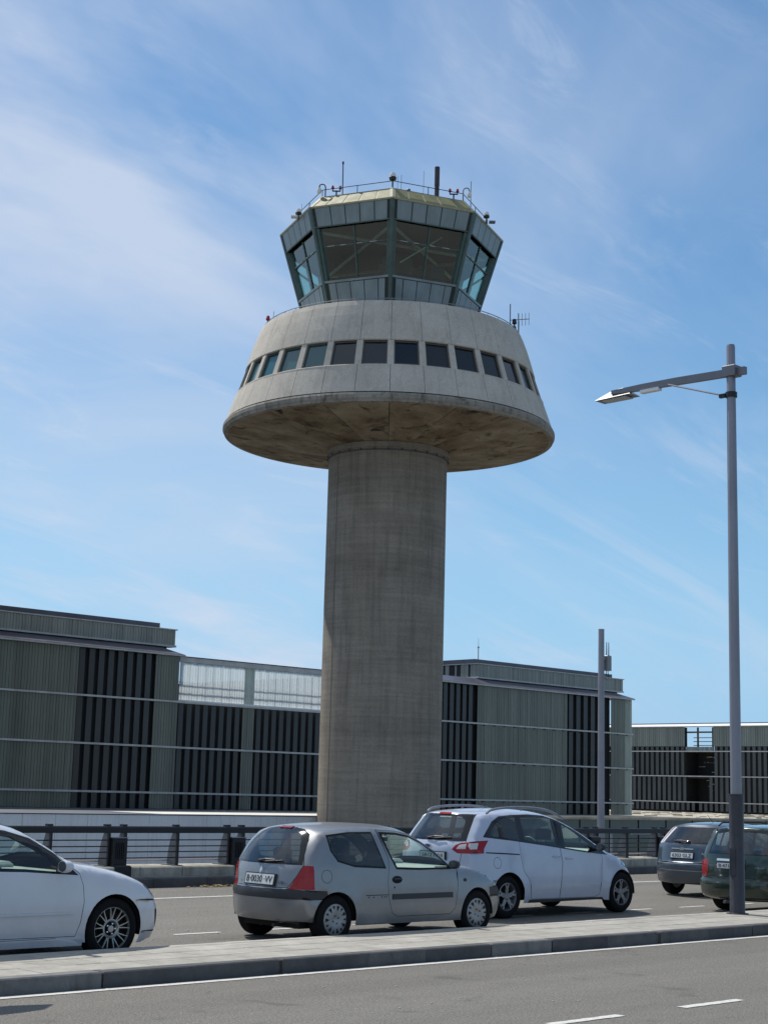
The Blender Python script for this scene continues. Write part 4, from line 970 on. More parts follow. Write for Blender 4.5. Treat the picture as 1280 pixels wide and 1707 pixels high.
        rim = fixn(b.build('rim', [CAPM if kind == 'cap' else (GAP if kind == 'mesh' else RIMD)], e, True))
        # dark barrel/brake behind
        fixn(MB().lathe([(rr_-.024, .03), (rr_-.024, .0), (0, .0)], 24, axis='y').lathe([(.12, -.03), (.12, -.01), (0, -.03)], 20, axis='y').build('brake_disc', GAP if kind != 'mesh' else GAP, e, True))
        sp = MB(); yo = -w/2+.012
        def bar(r0, a0, r1, a1, w0, w1, t0=.0, t1=.0, th=.018):
            p0 = Vector((r0*math.cos(a0), r0*math.sin(a0))); p1 = Vector((r1*math.cos(a1), r1*math.sin(a1))); d = (p1-p0).normalized(); n = Vector((-d.y, d.x))
            q = [p0-n*w0/2, p1-n*w1/2, p1+n*w1/2, p0+n*w0/2]; yy = [yo+t0, yo+t1, yo+t1, yo+t0]
            sp.hexa([(a.x, b_+th, a.y) for a, b_ in zip(q, yy)]+[(a.x, b_, a.y) for a, b_ in zip(q, yy)])
        if kind == 'mesh':
            for k in range(9):
                a = 2*math.pi*k/9+.16
                bar(.088, a-.05, rr_-.045, a-.13, .014, .008, .02, .004); bar(.088, a+.05, rr_-.045, a+.13, .014, .008, .02, .004)
                bar(rr_-.047, a-.13, rr_-.014, a-.16, .008, .009, .004, .0); bar(rr_-.047, a+.13, rr_-.014, a+.16, .008, .009, .004, .0)
            sp.lathe([(.10, yo+.018), (.085, yo+.014), (.07, yo+.03), (.07, yo+.05)], 24, axis='y'); sp.lathe([(.036, yo+.03), (.034, yo+.018), (0, yo+.016)], 16, axis='y')
            sp.lathe([(rr_-.004, yo), (rr_-.018, yo-.004), (rr_-.024, yo+.02)], 36, axis='y')
            fixn(sp.build('spokes', RIMS, e)); 
            b = MB(); 
            for k in range(5): a = 2*math.pi*k/5; b.lathe([(.009, yo+.03), (.009, yo+.018), (0, yo+.016)], 8, (0, 0, 0), 'y'); b.v[-24:] = [(x_+.052*math.cos(a), y_, z_+.052*math.sin(a)) for x_, y_, z_ in b.v[-24:]]
            b.build('wheel_bolts', CHROME, e)['kind'] = 'stuff'
        elif kind == 'star':
            for k in range(5):
                a = 2*math.pi*k/5+math.pi/2
                bar(.03, a-.5, .115, a-.15, .035, .028, .012, .004); bar(.03, a+.5, .115, a+.15, .035, .028, .012, .004)
                bar(.11, a, rr_-.01, a-.20, .034, .022, .004, .0); bar(.11, a, rr_-.01, a+.20, .034, .022, .004, .0)
            sp.lathe([(.05, yo+.03), (.048, yo+.006), (.03, yo), (0, yo)], 20, axis='y'); sp.lathe([(rr_-.004, yo), (rr_-.016, yo-.003), (rr_-.022, yo+.02)], 36, axis='y')
            fixn(sp.build('spokes', RIMD, e))
        else:
            # flat hubcap with twelve pointed cutouts shown as dark recesses
            cp = MB().lathe([(rr_+.004, yo+.012), (rr_-.012, yo-.006), (rr_-.05, yo-.012), (.05, yo-.016), (.035, yo-.008), (0, yo-.008)], 40, axis='y'); fixn(cp.build('hubcap', CAPM, e, True))
            ct = MB()
            for k in range(14):
                a = 2*math.pi*k/14; r0, r1 = rr_*.55, rr_*.86
                q = [(r0*math.cos(a), r0*math.sin(a)), (r1*math.cos(a-.13), r1*math.sin(a-.13)), (r1*math.cos(a+.13), r1*math.sin(a+.13))] if k % 2 else [((r0+.02)*math.cos(a), (r0+.02)*math.sin(a)), (r1*math.cos(a-.09), r1*math.sin(a-.09)), (r1*math.cos(a+.09), r1*math.sin(a+.09))]
                ct.prism(q, .004, lambda u, v, w_: (u, yo-.0145-w_, v))
            for k in range(4):
                a = 2*math.pi*k/4+.4; ct.prism(circ(.047*math.cos(a), .047*math.sin(a), .009, 8), .004, lambda u, v, w_: (u, yo-.0145-w_, v))
            o = fixn(ct.build('cutouts', GAP, e)); o['kind'] = 'stuff'
        return e
    def arches(s):
        c = s.cfg
        for hx in (c.get('x0', 0), c['wb']):
            for sd in (-1, 1):
                y0, y1 = sd*(c['w']-.035), sd*(c['w']-.42); b = MB(); b.lathe([(c['arch']+.001, y0), (c['arch']+.001, y1), (0, y1)], 24, (hx, 0, c['hub']), 'y', R_(-5), R_(185)); b.build('wheel_arch', GAP, s.root)
        x0, x1 = c['under']; MB().box(x0+.12, x1-.1, -c['w']+.24, c['w']-.24, c.get('ub', .235), .34).build('underbody', GAP, s.root)
    def inner_mirror(s, x, z):
        m_ = MB().box(x-.02, x+.01, -.11, .11, z-.03, z+.03, .01).tube([(x+.01, 0, z), (x+.07, 0, z+.06)], .01, 6).build('inner_mirror', BLK, s.root); return m_
    def cabin(s, seats, dash, floor=.32, back=None, col=CABIN, wheelx=None, rest=.0, shelf=None):
        c = s.cfg; x0, x1 = back, dash
        MB().box(c['under'][0]+.15, dash+.3, -c['w']+.13, c['w']-.13, .30, .34).build('cabin_floor', CABIN, s.root)
        MB().box(dash, dash+.40, -c['w']+.16, c['w']-.16, .50, c['belt']-.005, .05).box(dash+.02, dash+.2, .16, .52, c['belt']-.01, c['belt']+.055, .03).build('dashboard', DASH, s.root)
        for (x, y, w_, row) in seats:
            b = MB(); b.box(x-.02, x+.46, y-w_/2, y+w_/2, .36, .50, .04)
            zt = c['belt']+.10 if row == 0 else c['belt']-.0
            b.hexa([(x-.10, y-w_/2, .42), (x+.05, y-w_/2, .42), (x+.05, y+w_/2, .42), (x-.10, y+w_/2, .42), (x-.24, y-w_/2+.03, zt), (x-.13, y-w_/2+.03, zt), (x-.13, y+w_/2-.03, zt), (x-.24, y+w_/2-.03, zt)])
            st_ = b.build('seat', col, s.root)
            ys_ = (y,) if row == 0 else (y-w_*.3, y+w_*.3)
            for yy in ys_:
                h_ = MB().box(-.05, .05, -.12, .12, -.085, .085, .03); h_.tube([(0, -.05, -.16), (0, -.05, -.07)], .007, 5).tube([(0, .05, -.16), (0, .05, -.07)], .007, 5); q = h_.build('headrest', col, st_); q.location = (x-.21, yy, zt+.12)
        if wheelx:
            x, y = wheelx; pts = [Vector((x+.05*math.sin(a)*-1, y+.175*math.cos(a), c['belt']-.02+.165*math.sin(a))) for a in [2*math.pi*k/24 for k in range(25)]]
            b = MB().tube(pts, .015, 7); b.tube([(x+.02, y, c['belt']-.02), (x+.3, y, c['belt']-.13)], .03, 8); b.box(x-.01, x+.02, y-.16, y+.16, c['belt']-.05, c['belt']-.01); b.build('steering_wheel', DASH, s.root)
        if shelf: MB().box(shelf[0], shelf[1], -c['w']+.14, c['w']-.14, c['belt']-.07, c['belt']-.05).build('parcel_shelf', CABIN, s.root)
    def mirror(s, x, z, mt, sz=1.0):
        c = s.cfg; y = s.yb(x, z)
        for sd in (-1, 1):
            b = MB(); p = lambda dx, dy, dz: (x+dx*sz, sd*(y+dy*sz), z+dz*sz)
            rings = []
            for dx, k in ((-.045, .93), (-.02, 1.0), (.03, .9), (.06, .55)):
                rings.append([p(dx, .03+.085+.085*k*math.cos(a)*(1), .055+.062*k*math.sin(a)) for a in [2*math.pi*q/14 for q in range(14)]])
            base = len(b.v); 
            for r in rings: b.v += r
            for i in range(3):
                for j in range(14): b.f.append((i*14+j, i*14+(j+1) % 14, (i+1)*14+(j+1) % 14, (i+1)*14+j)); b.i.append(0)
            b.f += [tuple(range(14)), tuple(42+j for j in reversed(range(14)))]; b.i += [0, 0]
            b.box(x-.02, x+.05, min(sd*(y-.02), sd*(y+.06)), max(sd*(y-.02), sd*(y+.06)), z-.0, z+.03)
            m_ = fixn(b.build('wing_mirror', mt, s.root, True))
            g = MB(); g.v = [p(-.047, .03+.085+.07*math.cos(a), .055+.05*math.sin(a)) for a in [2*math.pi*q/14 for q in range(14)]]; g.f = [tuple(range(14))]; g.i = [0]; g.build('mirror_glass', CHROME, m_)
    def rearbox(s, name, w0, w1, z0, z1, t, mt, parent=None, bev=0.0):
        """slab lying on the tail between w0..w1 and heights z0..z1, t metres proud"""
        def pt(w, z): u = s.s_of(w, z, 'rear'); return Vector(s.shell(u, w*.8))
        a, b, c_, d = pt(w0, z0), pt(w1, z0), pt(w1, z1), pt(w0, z1); n = (b-a).cross(d-a).normalized()
        if n.x > 0: n = -n
        m_ = MB().add([p+n*(-.01) for p in (a, b, c_, d)]+[p+n*t for p in (a, b, c_, d)], [(0, 3, 2, 1), (4, 5, 6, 7), (0, 1, 5, 4), (1, 2, 6, 5), (2, 3, 7, 6), (3, 0, 4, 7)])
        return fixn(m_.build(name, mt, parent or s.root)), (a, b, c_, d, n)
    def plate(s, text, y0, y1, z0, z1, spacing=1.0, frac=.86):
        """number plate as a flat board on the tail; y1 > y0, text reads from behind"""
        def pt(y, z):
            u = s.s_of(y/s.cfg['w'], z, 'rear'); return Vector(s.shell(u, y/s.cfg['w']*.8))
        c_ = pt((y0+y1)/2, (z0+z1)/2); up_ = (pt((y0+y1)/2, z1)-pt((y0+y1)/2, z0)).normalized(); rt_ = Vector((0, -1, 0)); n = up_.cross(rt_)
        n = rt_.cross(up_); n = n if n.x < 0 else -n
        hw, hh = (y1-y0)/2, (z1-z0)/2; c_ += n*.012
        def brd(name, k, hw, hh, t0, t1, mt, parent):
            q = [c_+rt_*(a*hw)+up_*(b*hh) for a, b in ((-1, -1), (1, -1), (1, 1), (-1, 1))]
            return fixn(MB().add([p+n*t0 for p in q]+[p+n*t1 for p in q], [(0, 3, 2, 1), (4, 5, 6, 7), (0, 1, 5, 4), (1, 2, 6, 5), (2, 3, 7, 6), (3, 0, 4, 7)]).build(name, mt, parent))
        pl_ = brd('number_plate', 0, hw, hh, -.02, .008, PLATEW, s.root); 
        fr_ = brd('plate_holder', 0, hw+.015, hh+.013, -.03, .004, TRIM, s.root)
        text_mesh('plate_lettering', text, 2*hw*frac, 2*hh*.66, PLATEK, pl_, lambda x, y, z: c_+rt_*x+up_*y+n*(.0085+z), spacing)
        return pl_
    def wiper(s, w0, z0, w1, z1):
        def pt(w, z, o): u = s.s_of(w, z, 'rear'); p = Vector(s.shell(u, w*.8)); return p+Vector((-.75, 0, .5)).normalized()*o
        b = MB().tube([pt(w0, z0, .02), pt((w0+w1)/2, (z0+z1)/2, .05), pt(w1, z1, .035)], [.016, .012, .008], 6); b.tube([pt(w0+(w1-w0)*.35, z0+(z1-z0)*.35-.012, .02), pt(w1+(w1-w0)*.35, z1+(z1-z0)*.3, .02)], .008, 5)
        b.lathe([(0, 0), (.03, 0), (.026, .03), (0, .03)], 10, tuple(pt(w0, z0, 0))); return b.build('rear_wiper', BLK, s.root)
    def handle(s, x, z, mt, w_=.17, recess=True):
        for sd in (-1, 1):
            y = s.yb(x, z); d = s.parts.get(('door', sd), s.root)
            b = MB()
            if recess: b.prism(circ(x, z, .045, 18, 1.9), .004, lambda u, v, h_: (u, sd*(y+.0005+h_), v))
            b.cur = 1; b.tube([(x-w_/2, sd*(y+.006), z+.008), (x-w_/4, sd*(y+.028), z+.012), (x+w_/4, sd*(y+.028), z+.012), (x+w_/2, sd*(y+.006), z+.008)], .012, 6)
            fixn(b.build('door_handle', [GAP, mt], s.root))
    def patch_side(s, name, poly, mt, t=.006, parent=None, sides=(-1, 1)):
        """thin raised moulding following the side surface (poly in x,z)"""
        for sd in sides:
            b = MB(); n = len(poly); vs = [(x, sd*(s.ys(x, z)+t), z) for x, z in poly]+[(x, sd*(s.ys(x, z)-.004), z) for x, z in poly]
            b.add(vs, [tuple(range(n))]+[(k, (k+1) % n, n+(k+1) % n, n+k) for k in range(n)]); fixn(b.build(name, mt, parent or s.root))
def strip(x0, x1, z0, z1, n=10, r=0):
    return [(x0+(x1-x0)*k/n, z0) for k in range(n+1)]+[(x1-(x1-x0)*k/n, z1) for k in range(n+1)]
# ------------------------------------------------ silver three-door hatchback
ARC = lambda x, h, r: circ(x, h, r, 36)
wb, hub, arch = 2.472, .285, .318
clio = dict(w=.77, wb=wb, hub=hub, arch=arch, wr=.283, rim=.185, belt=.87, roof=1.37, tumble=.16, xf=2.0, xr=.25, kf=.10, kr=.16, under=(-.18, 3.0), p=2.8,
  C=[(-.555, .255), (-.58, .29), (-.60, .45), (-.61, .60), (-.575, .66), (-.55, .78), (-.51, .90), (-.38, 1.12), (-.20, 1.30), (-.08, 1.345), (.35, 1.385), (.9, 1.385), (1.35, 1.345), (1.75, 1.17), (2.2, .93), (2.55, .87), (2.95, .76), (3.14, .62), (3.2, .48), (3.18, .30), (3.10, .2)],
  E=[(-.355, .26), (-.385, .30), (-.42, .45), (-.43, .60), (-.40, .66), (-.395, .78), (-.38, .90), (-.28, 1.10), (-.16, 1.23), (-.03, 1.30), (.40, 1.335), (.9, 1.33), (1.30, 1.285), (1.68, 1.11), (2.05, .89), (2.50, .82), (2.85, .70), (3.0, .58), (3.03, .46), (3.02, .30), (2.96, .2)],
  bottom=[(2.78, .20), (2.1, .205), (1.2, .205), (.35, .21), (-.1, .24)],
  mats=dict(body=P_SILVER, gap=GAP, door=P_SILVER, tailgate=P_SILVER, door_window=G_SIDE, quarter_window=G_TINT, rear_window=G_REAR, window_seal=SEAL, side_seal=SEAL, side_grille=GAP, windscreen=G_SIDE, taillight=L_RED, headlight=L_HEAD, bumper=P_SILVER, bumper_strip=TRIM, rub_strip=TRIM, fuel_flap=P_SILVER, lamp_bar=L_DRED))
doorp = [(.78, 1.315), (.88, .98), (.87, .86), (.845, .70), (.865, .5), (.93, .335), (1.02, .29), (1.96, .29), (2.05, .36), (2.09, .6), (2.08, .84), (1.97, .93), (1.66, 1.10), (1.33, 1.262), (1.1, 1.30)]
doorw = smoothpoly([(.84, 1.265), (.93, 1.02), (1.01, .875), (1.4, .862), (1.93, .86), (1.72, 1.02), (1.5, 1.15), (1.3, 1.225), (1.08, 1.258)], 1)
clio['side'] = [('bumper', [(-.8, .52), (-.15, .52), (-.15, .1), (-.8, .1)]), ('bumper', [(2.7, .50), (3.4, .50), (3.4, .1), (2.7, .1)]),
  ('bumper_strip', [(-.8, .625), (-.15, .615), (-.12, .515), (-.8, .515)]), ('bumper_strip', [(2.74, .60), (3.4, .60), (3.4, .48), (2.74, .48)]),
  ('taillight', [(-.6, .905), (-.315, .90), (-.31, .628), (-.6, .628)]), ('headlight', [(2.80, .66), (3.3, .60), (3.3, .72), (2.86, .765)]),
  ('gap', inset(doorp, -.006)), ('door', doorp), ('gap', inset(doorw, -.028)), ('door_window', doorw),
  ('gap', inset([(-.045, 1.235), (-.03, 1.08), (.05, .965), (.30, .905), (.79, .882), (.72, 1.08), (.66, 1.272), (.3, 1.27)], -.022)), ('quarter_window', [(-.045, 1.235), (-.03, 1.08), (.05, .965), (.30, .905), (.79, .882), (.72, 1.08), (.66, 1.272), (.3, 1.27)]),
  ('gap', circ(-.14, .78, .078, 20)), ('fuel_flap', circ(-.14, .78, .072, 20)),
  ('hole', ARC(0, hub, arch)), ('hole', ARC(wb, hub, arch))]
tg = [(-.965, .905), (-.88, .80), (-.72, .645), (.72, .645), (.88, .80), (.965, .905), (.90, 1.12), (.80, 1.27), (.4, 1.335), (-.4, 1.335), (-.80, 1.27), (-.90, 1.12)]
rw = [(-.86, .935), (-.5, .925), (0, .92), (.5, .925), (.86, .935), (.83, 1.05), (.74, 1.18), (.60, 1.265), (.35, 1.295), (0, 1.30), (-.35, 1.295), (-.60, 1.265), (-.74, 1.18), (-.83, 1.05)]
clio['shell'] = [('bumper', [(-1, .24), (1, .24), (1, .52), (-1, .52)], 'rear'), ('bumper_strip', [(-1, .515), (1, .515), (1, .625), (-1, .625)], 'rear'),
  ('taillight', [(-1, .628), (-.74, .628), (-.80, .70), (-.89, .82), (-.965, .90), (-1, .905)], 'rear'), ('taillight', [(1, .628), (.74, .628), (.80, .70), (.89, .82), (.965, .90), (1, .905)], 'rear'),
  ('gap', [(w*1.006+(.008 if w > 0 else -.008), z-(.006 if z < .7 else 0)) for w, z in tg], 'rear'), ('tailgate', tg, 'rear'), ('window_seal', [(-.95, .905), (.95, .905), (.94, 1.08), (.90, 1.19), (.82, 1.26), (.6, 1.315), (.3, 1.335), (-.3, 1.335), (-.6, 1.315), (-.82, 1.26), (-.90, 1.19), (-.94, 1.08)], 'rear'), ('rear_window', rw, 'rear'),
  ('gap', [(-.92, 2.16), (.92, 2.16), (.86, 1.36), (-.86, 1.36)], 'top'), ('windscreen', [(-.87, 2.12), (.87, 2.12), (.80, 1.39), (-.80, 1.39)], 'top'),
  ('headlight', [(-1, .63), (-.6, .62), (-.62, .74), (-1, .74)], 'front'), ('headlight', [(1, .63), (.6, .62), (.62, .74), (1, .74)], 'front'), ('bumper_strip', [(-1, .6), (1, .6), (1, .48), (-1, .48)], 'front'), ('bumper', [(-1, .48), (1, .48), (1, .1), (-1, .1)], 'front')]
c1 = Car('parked_car', 'small silver three-door hatchback with red tail lights and a B·0030 VV plate', (12.97, 14.75, 0), clio)
c1.arches()
for x, sd in ((0, -1), (0, 1), (wb, -1), (wb, 1)): c1.wheel(x, sd, 'cap')
c1.cabin([(1.25, -.34, .48, 0), (1.25, .34, .48, 0), (.30, 0, 1.15, 1)], 1.82, wheelx=(1.66, .34), shelf=(-.35, .08))
c1.inner_mirror(1.45, 1.19); fixn(MB().prism([(-.07, -.05), (.05, -.06), (.07, .0), (-.05, .01)], .01, lambda u, v, w_: (1.43-w_, u-.03, 1.14+v)).build('hi_vis_reflection_card', HIVIS, c1.root))  # yellow-green mirror reflection, painted as a small card below the mirror
c1.mirror(1.93, .85, BLK, .9)
c1.plate('B·0030 ·VV', -.285, .225, .665, .782, 1.0, .9)
c1.wiper(.12, .925, -.36, .935)
c1.rearbox('plate_recess_trim', -.36, .29, .642, .66, .012, CHROME)
c1.rearbox('high_brake_light', -.20, .20, 1.318, 1.338, .01, L_DRED)
b = MB().prism([(0, .045), (.022, 0), (0, -.045), (-.022, 0)], .006, lambda u, v, w_: (-.56-w_+ (v)*.3, -.03+u, .835+v)); fixn(b.build('diamond_badge', CHROME, c1.root))
p_ = Vector(c1.shell(c1.s_of(.62, .72, 'rear'), .62*.8)); text_mesh('maker_lettering', 'RENAULT', .13, .022, TRIM, c1.root, lambda x, y, z: Vector((-.583+y*.3-z-.002+.035, .47-x, .70+y)))
text_mesh('model_lettering', 'Clio', .10, .035, TRIM, c1.root, lambda x, y, z: Vector((-.583+y*.3-z-.0+.03, -.40-x, .70+y)))
c1.handle(1.0, .725, TRIM, .12)
c1.patch_side('rub_strip', strip(.92, 1.99, .49, .555), TRIM, .010)
c1.patch_side('rub_strip_gap', strip(.47, .86, .545, .553, 6), GAP, .002)
for x in (.52, .60, .74, .785, .82): c1.patch_side('clip_hole', circ(x, .525, .009, 8), GAP, .002, sides=(-1,))
c1.patch_side('side_indicator', circ(2.23, .70, .022, 10, 1.3), TRIM, .008)
c1.patch_side('door_lock', circ(.955, .635, .012, 8), GAP, .002, sides=(-1,))
MB().tube([(-.42, -.3, .22), (-.58, -.3, .21)], .022, 8).build('exhaust', BLK, c1.root)
MB().box(-.35, .1, -.5, .5, .17, .26, .03).build('rear_axle', GAP, c1.root)

# ------------------------------------------------ white hatchback (left edge)
wb, hub, arch = 2.578, .318, .352
golf = dict(w=.87, wb=wb, hub=hub, arch=arch, wr=.316, rim=.232, belt=.90, roof=1.45, tumble=.19, xf=2.6, xr=.1, kf=.22, kr=.12, under=(-.5, 3.2), p=2.7, crease=[(.50, .006)], R=.10,
  C=[(-.58, .22), (-.70, .30), (-.75, .5), (-.70, .72), (-.65, .92), (-.42, 1.22), (-.2, 1.42), (.4, 1.475), (1.0, 1.455), (1.35, 1.415), (1.65, 1.32), (1.95, 1.175), (2.22, 1.01), (2.55, .955), (2.85, .89), (3.12, .80), (3.30, .72), (3.42, .60), (3.46, .46), (3.45, .30), (3.36, .18)],
  E=[(-.42, .24), (-.48, .30), (-.50, .5), (-.48, .72), (-.46, .9), (-.32, 1.15), (-.12, 1.34), (.4, 1.395), (1.0, 1.372), (1.3, 1.34), (1.58, 1.265), (1.87, 1.11), (2.07, .975), (2.45, .905), (2.75, .835), (2.95, .775), (3.08, .69), (3.17, .59), (3.21, .46), (3.20, .30), (3.14, .19)],
  bottom=[(2.95, .165), (2.2, .20), (1.2, .20), (.4, .20), (-.2, .22)],
  mats=dict(body=P_WHITE, gap=GAP, door=P_WHITE, tailgate=P_WHITE, door_window=G_SIDE, quarter_window=G_TINT, rear_window=G_TINT, window_seal=SEAL, side_seal=SEAL, side_grille=GAP, windscreen=G_SIDE, taillight=L_RED, headlight=L_HEAD, bumper=P_WHITE, grille=GAP, sill=P_WHITE))
dp = [(.98, 1.34), (.93, .9), (.98, .5), (1.1, .27), (2.12, .265), (2.165, .40), (2.20, .60), (2.185, .76), (2.14, .88), (1.95, 1.03), (1.62, 1.215), (1.33, 1.30)]
dfr = [(1.0, 1.325), (.97, .92), (1.5, .905), (2.13, .865), (2.03, .955), (1.86, 1.085), (1.6, 1.235), (1.33, 1.305)]
dw = [(1.04, 1.275), (1.02, .955), (1.5, .935), (1.86, .905), (1.87, .955), (1.80, 1.01), (1.6, 1.125), (1.36, 1.235), (1.2, 1.265)]
golf['side'] = [('gap', [(1.9, .252), (.5, .252), (.5, .247), (1.9, .247)]), ('gap', [(2.9, .610), (3.15, .60), (3.15, .595), (2.9, .605)]), ('bumper', [(2.85, .60), (3.4, .575), (3.4, .1), (2.95, .1)]), ('gap', [(2.95, .285), (3.4, .285), (3.4, .281), (2.95, .281)]),
  ('taillight', [(-.7, .88), (-.3, .86), (-.28, .70), (-.7, .70)]), ('headlight', [(3.02, .70), (3.17, .595), (3.4, .58), (3.4, .74), (2.98, .78)]),
  ('side_grille', [(3.13, .50), (3.4, .5), (3.4, .3), (3.17, .3)]),
  ('gap', inset(dp, -.006)), ('door', dp), ('side_seal', dfr), ('door_window', dw),
  ('gap', [(.9, 1.31), (.9, .93), (.3, .95), (-.05, 1.02), (-.1, 1.2), (.1, 1.3)]), ('quarter_window', [(.87, 1.28), (.86, .96), (.3, .98), (0, 1.04), (-.04, 1.18), (.12, 1.27)]),
  ('hole', ARC(0, hub, arch)), ('hole', ARC(wb, hub, arch))]
golf['shell'] = [('bumper', [(-1, .22), (1, .22), (1, .60), (-1, .60)], 'rear'), ('bumper', [(-1, .59), (1, .59), (1, .18), (-1, .18)], 'front'), ('window_seal', [(-.9, .93), (.9, .93), (.75, 1.34), (-.75, 1.34)], 'rear'), ('rear_window', [(-.82, .97), (.82, .97), (.7, 1.31), (-.7, 1.31)], 'rear'),
  ('gap', [(-.93, 2.17), (.93, 2.17), (.86, 1.38), (-.86, 1.38)], 'top'), ('windscreen', [(-.88, 2.12), (.88, 2.12), (.80, 1.41), (-.80, 1.41)], 'top'),
  ('headlight', [(-1, .60), (-.62, .60), (-.68, .70), (-1, .76)], 'front'), ('headlight', [(1, .60), (.62, .60), (.68, .70), (1, .76)], 'front'), ('grille', [(-.55, .66), (.55, .66), (.4, .25), (-.4, .25)], 'front'), ('grille', [(-1, .5), (-.78, .5), (-.78, .28), (-1, .28)], 'front'), ('grille', [(1, .5), (.78, .5), (.78, .28), (1, .28)], 'front')]
c2 = Car('parked_car', 'white three-door hatchback with multi-spoke alloy wheels, cut off by the left edge', (9.73-2.578, 14.73, 0), golf)
c2.arches()
for x, sd in ((0, -1), (0, 1), (wb, -1), (wb, 1)): c2.wheel(x, sd, 'mesh', steer=.0)
c2.cabin([(1.15, -.36, .5, 0), (1.15, .36, .5, 0), (.25, 0, 1.2, 1)], 1.78, wheelx=(1.56, .36), shelf=(-.4, .05))
c2.mirror(1.90, .905, P_WHITE, 1.02)
c2.patch_side('door_moulding', strip(1.15, 2.06, .485, .505), P_WHITE, .012)
c2.patch_side('sill_trim', strip(.42, 2.2, .17, .235, 14), P_WHITE, .02)
c2.handle(1.1, .80, P_WHITE, .17, False)

# ------------------------------------------------ white people carrier
wb, hub, arch = 2.60, .315, .352; xr0 = -.13
mpv = dict(x0=xr0, w=.80, wb=wb, hub=hub, arch=arch, wr=.312, rim=.205, belt=.98, roof=1.52, tumble=.15, xf=2.2, xr=-.1, kf=.20, kr=.10, under=(-.75, 3.0), p=3.0, R=.085, crease=[(.44, .006)],
  C=[(-.80, .22), (-.98, .30), (-1.08, .48), (-1.06, .66), (-1.02, .80), (-1.01, .98), (-.97, 1.08), (-.88, 1.24), (-.70, 1.44), (-.60, 1.515), (-.2, 1.555), (.3, 1.575), (.8, 1.555), (1.2, 1.49), (1.6, 1.35), (2.0, 1.16), (2.35, .99), (2.65, .91), (2.95, .79), (3.13, .64), (3.19, .48), (3.18, .30), (3.08, .18)],
  E=[(-.66, .24), (-.80, .30), (-.88, .48), (-.88, .66), (-.86, .80), (-.86, .98), (-.82, 1.08), (-.72, 1.22), (-.58, 1.39), (-.50, 1.47), (-.1, 1.51), (.3, 1.525), (.78, 1.505), (1.14, 1.44), (1.55, 1.29), (1.92, 1.11), (2.22, .96), (2.52, .87), (2.78, .76), (2.92, .62), (2.97, .48), (2.96, .30), (2.88, .18)],
  bottom=[(2.8, .17), (2.0, .22), (1.2, .215), (.5, .21), (-.3, .22)],
  mats=dict(body=P_WHITE2, gap=GAP, door=P_WHITE2, rear_door=P_WHITE2, tailgate=P_WHITE2, door_window=G_SIDE, rear_side_window=G_TINT, quarter_window=G_TINT, rear_window=G_REAR, window_seal=SEAL, side_seal=SEAL, side_grille=GAP, pillar_trim=BLK, windscreen=G_SIDE, taillight=L_RED, lamp_inner=L_CLR, headlight=L_HEAD, bumper=P_WHITE2, sill=TRIM, slide_rail=GAP, fuel_flap=P_WHITE2))
glz = [(-.60, 1.165), (-.36, 1.39), (-.18, 1.465), (.1, 1.488), (.5, 1.50), (.86, 1.485), (1.14, 1.42), (1.55, 1.265), (1.95, 1.06), (2.24, .895), (1.6, .945), (.8, 1.035), (.0, 1.115)]
fd = [(1.08, 1.425), (1.10, .95), (1.13, .80), (1.09, .5), (1.06, .27), (1.9, .265), (2.02, .30), (2.06, .5), (2.1, .85), (2.05, .955), (1.95, 1.055), (1.56, 1.27), (1.2, 1.40)]
rd = [(.15, 1.47), (.16, 1.12), (.18, .80), (.22, .68), (.36, .52), (.40, .27), (1.05, .27), (1.075, .5), (1.115, .80), (1.085, .95), (1.07, 1.425), (.86, 1.47), (.5, 1.485)]
mpv['side'] = [('sill', [(.36, .26), (2.1, .255), (2.3, .1), (.2, .1)]), ('bumper', [(-1.2, .62), (-.4, .55), (-.3, .1), (-1.2, .1)]),
  ('taillight', [(-1.1, 1.085), (-.80, 1.10), (-.50, 1.12), (-.61, 1.0), (-.62, .935), (-1.1, .93)]), ('lamp_inner', [(-.845, 1.075), (-.70, 1.085), (-.745, .995), (-.845, .99)]), ('headlight', [(2.6, .74), (3.2, .6), (3.2, .78), (2.7, .84)]),
  ('slide_rail', [(-.58, .955), (.14, .925), (.14, .908), (-.58, .938)]),
  ('gap', inset(fd, -.006)), ('door', fd), ('gap', inset(rd, -.006)), ('rear_door', rd), ('side_seal', glz),
  ('door_window', [(1.22, 1.345), (1.21, 1.01), (1.75, .955), (1.84, 1.035), (1.55, 1.195), (1.35, 1.30)]), ('rear_side_window', [(.28, 1.45), (.30, 1.12), (1.0, 1.035), (.98, 1.435), (.6, 1.458)]), ('quarter_window', [(-.47, 1.185), (-.28, 1.37), (-.12, 1.435), (.16, 1.45), (.17, 1.125)]),
  ('gap', circ(-.36, .80, .082, 20)), ('fuel_flap', circ(-.36, .80, .076, 20)), ('gap', [(-1.1, .72), (-.84, .70), (-.84, .692), (-1.1, .712)]),
  ('hole', [(x+xr0, z) for x, z in ARC(0, hub, arch)]), ('hole', ARC(wb, hub, arch))]
rw = [(-.80, 1.145), (0, 1.13), (.80, 1.145), (.80, 1.25), (.74, 1.39), (.6, 1.445), (0, 1.455), (-.6, 1.445), (-.74, 1.39), (-.80, 1.25)]
tg = [(-.80, .74), (.80, .74), (.86, .90), (.93, 1.09), (.90, 1.40), (.86, 1.50), (-.86, 1.50), (-.90, 1.40), (-.93, 1.09), (-.86, .90)]
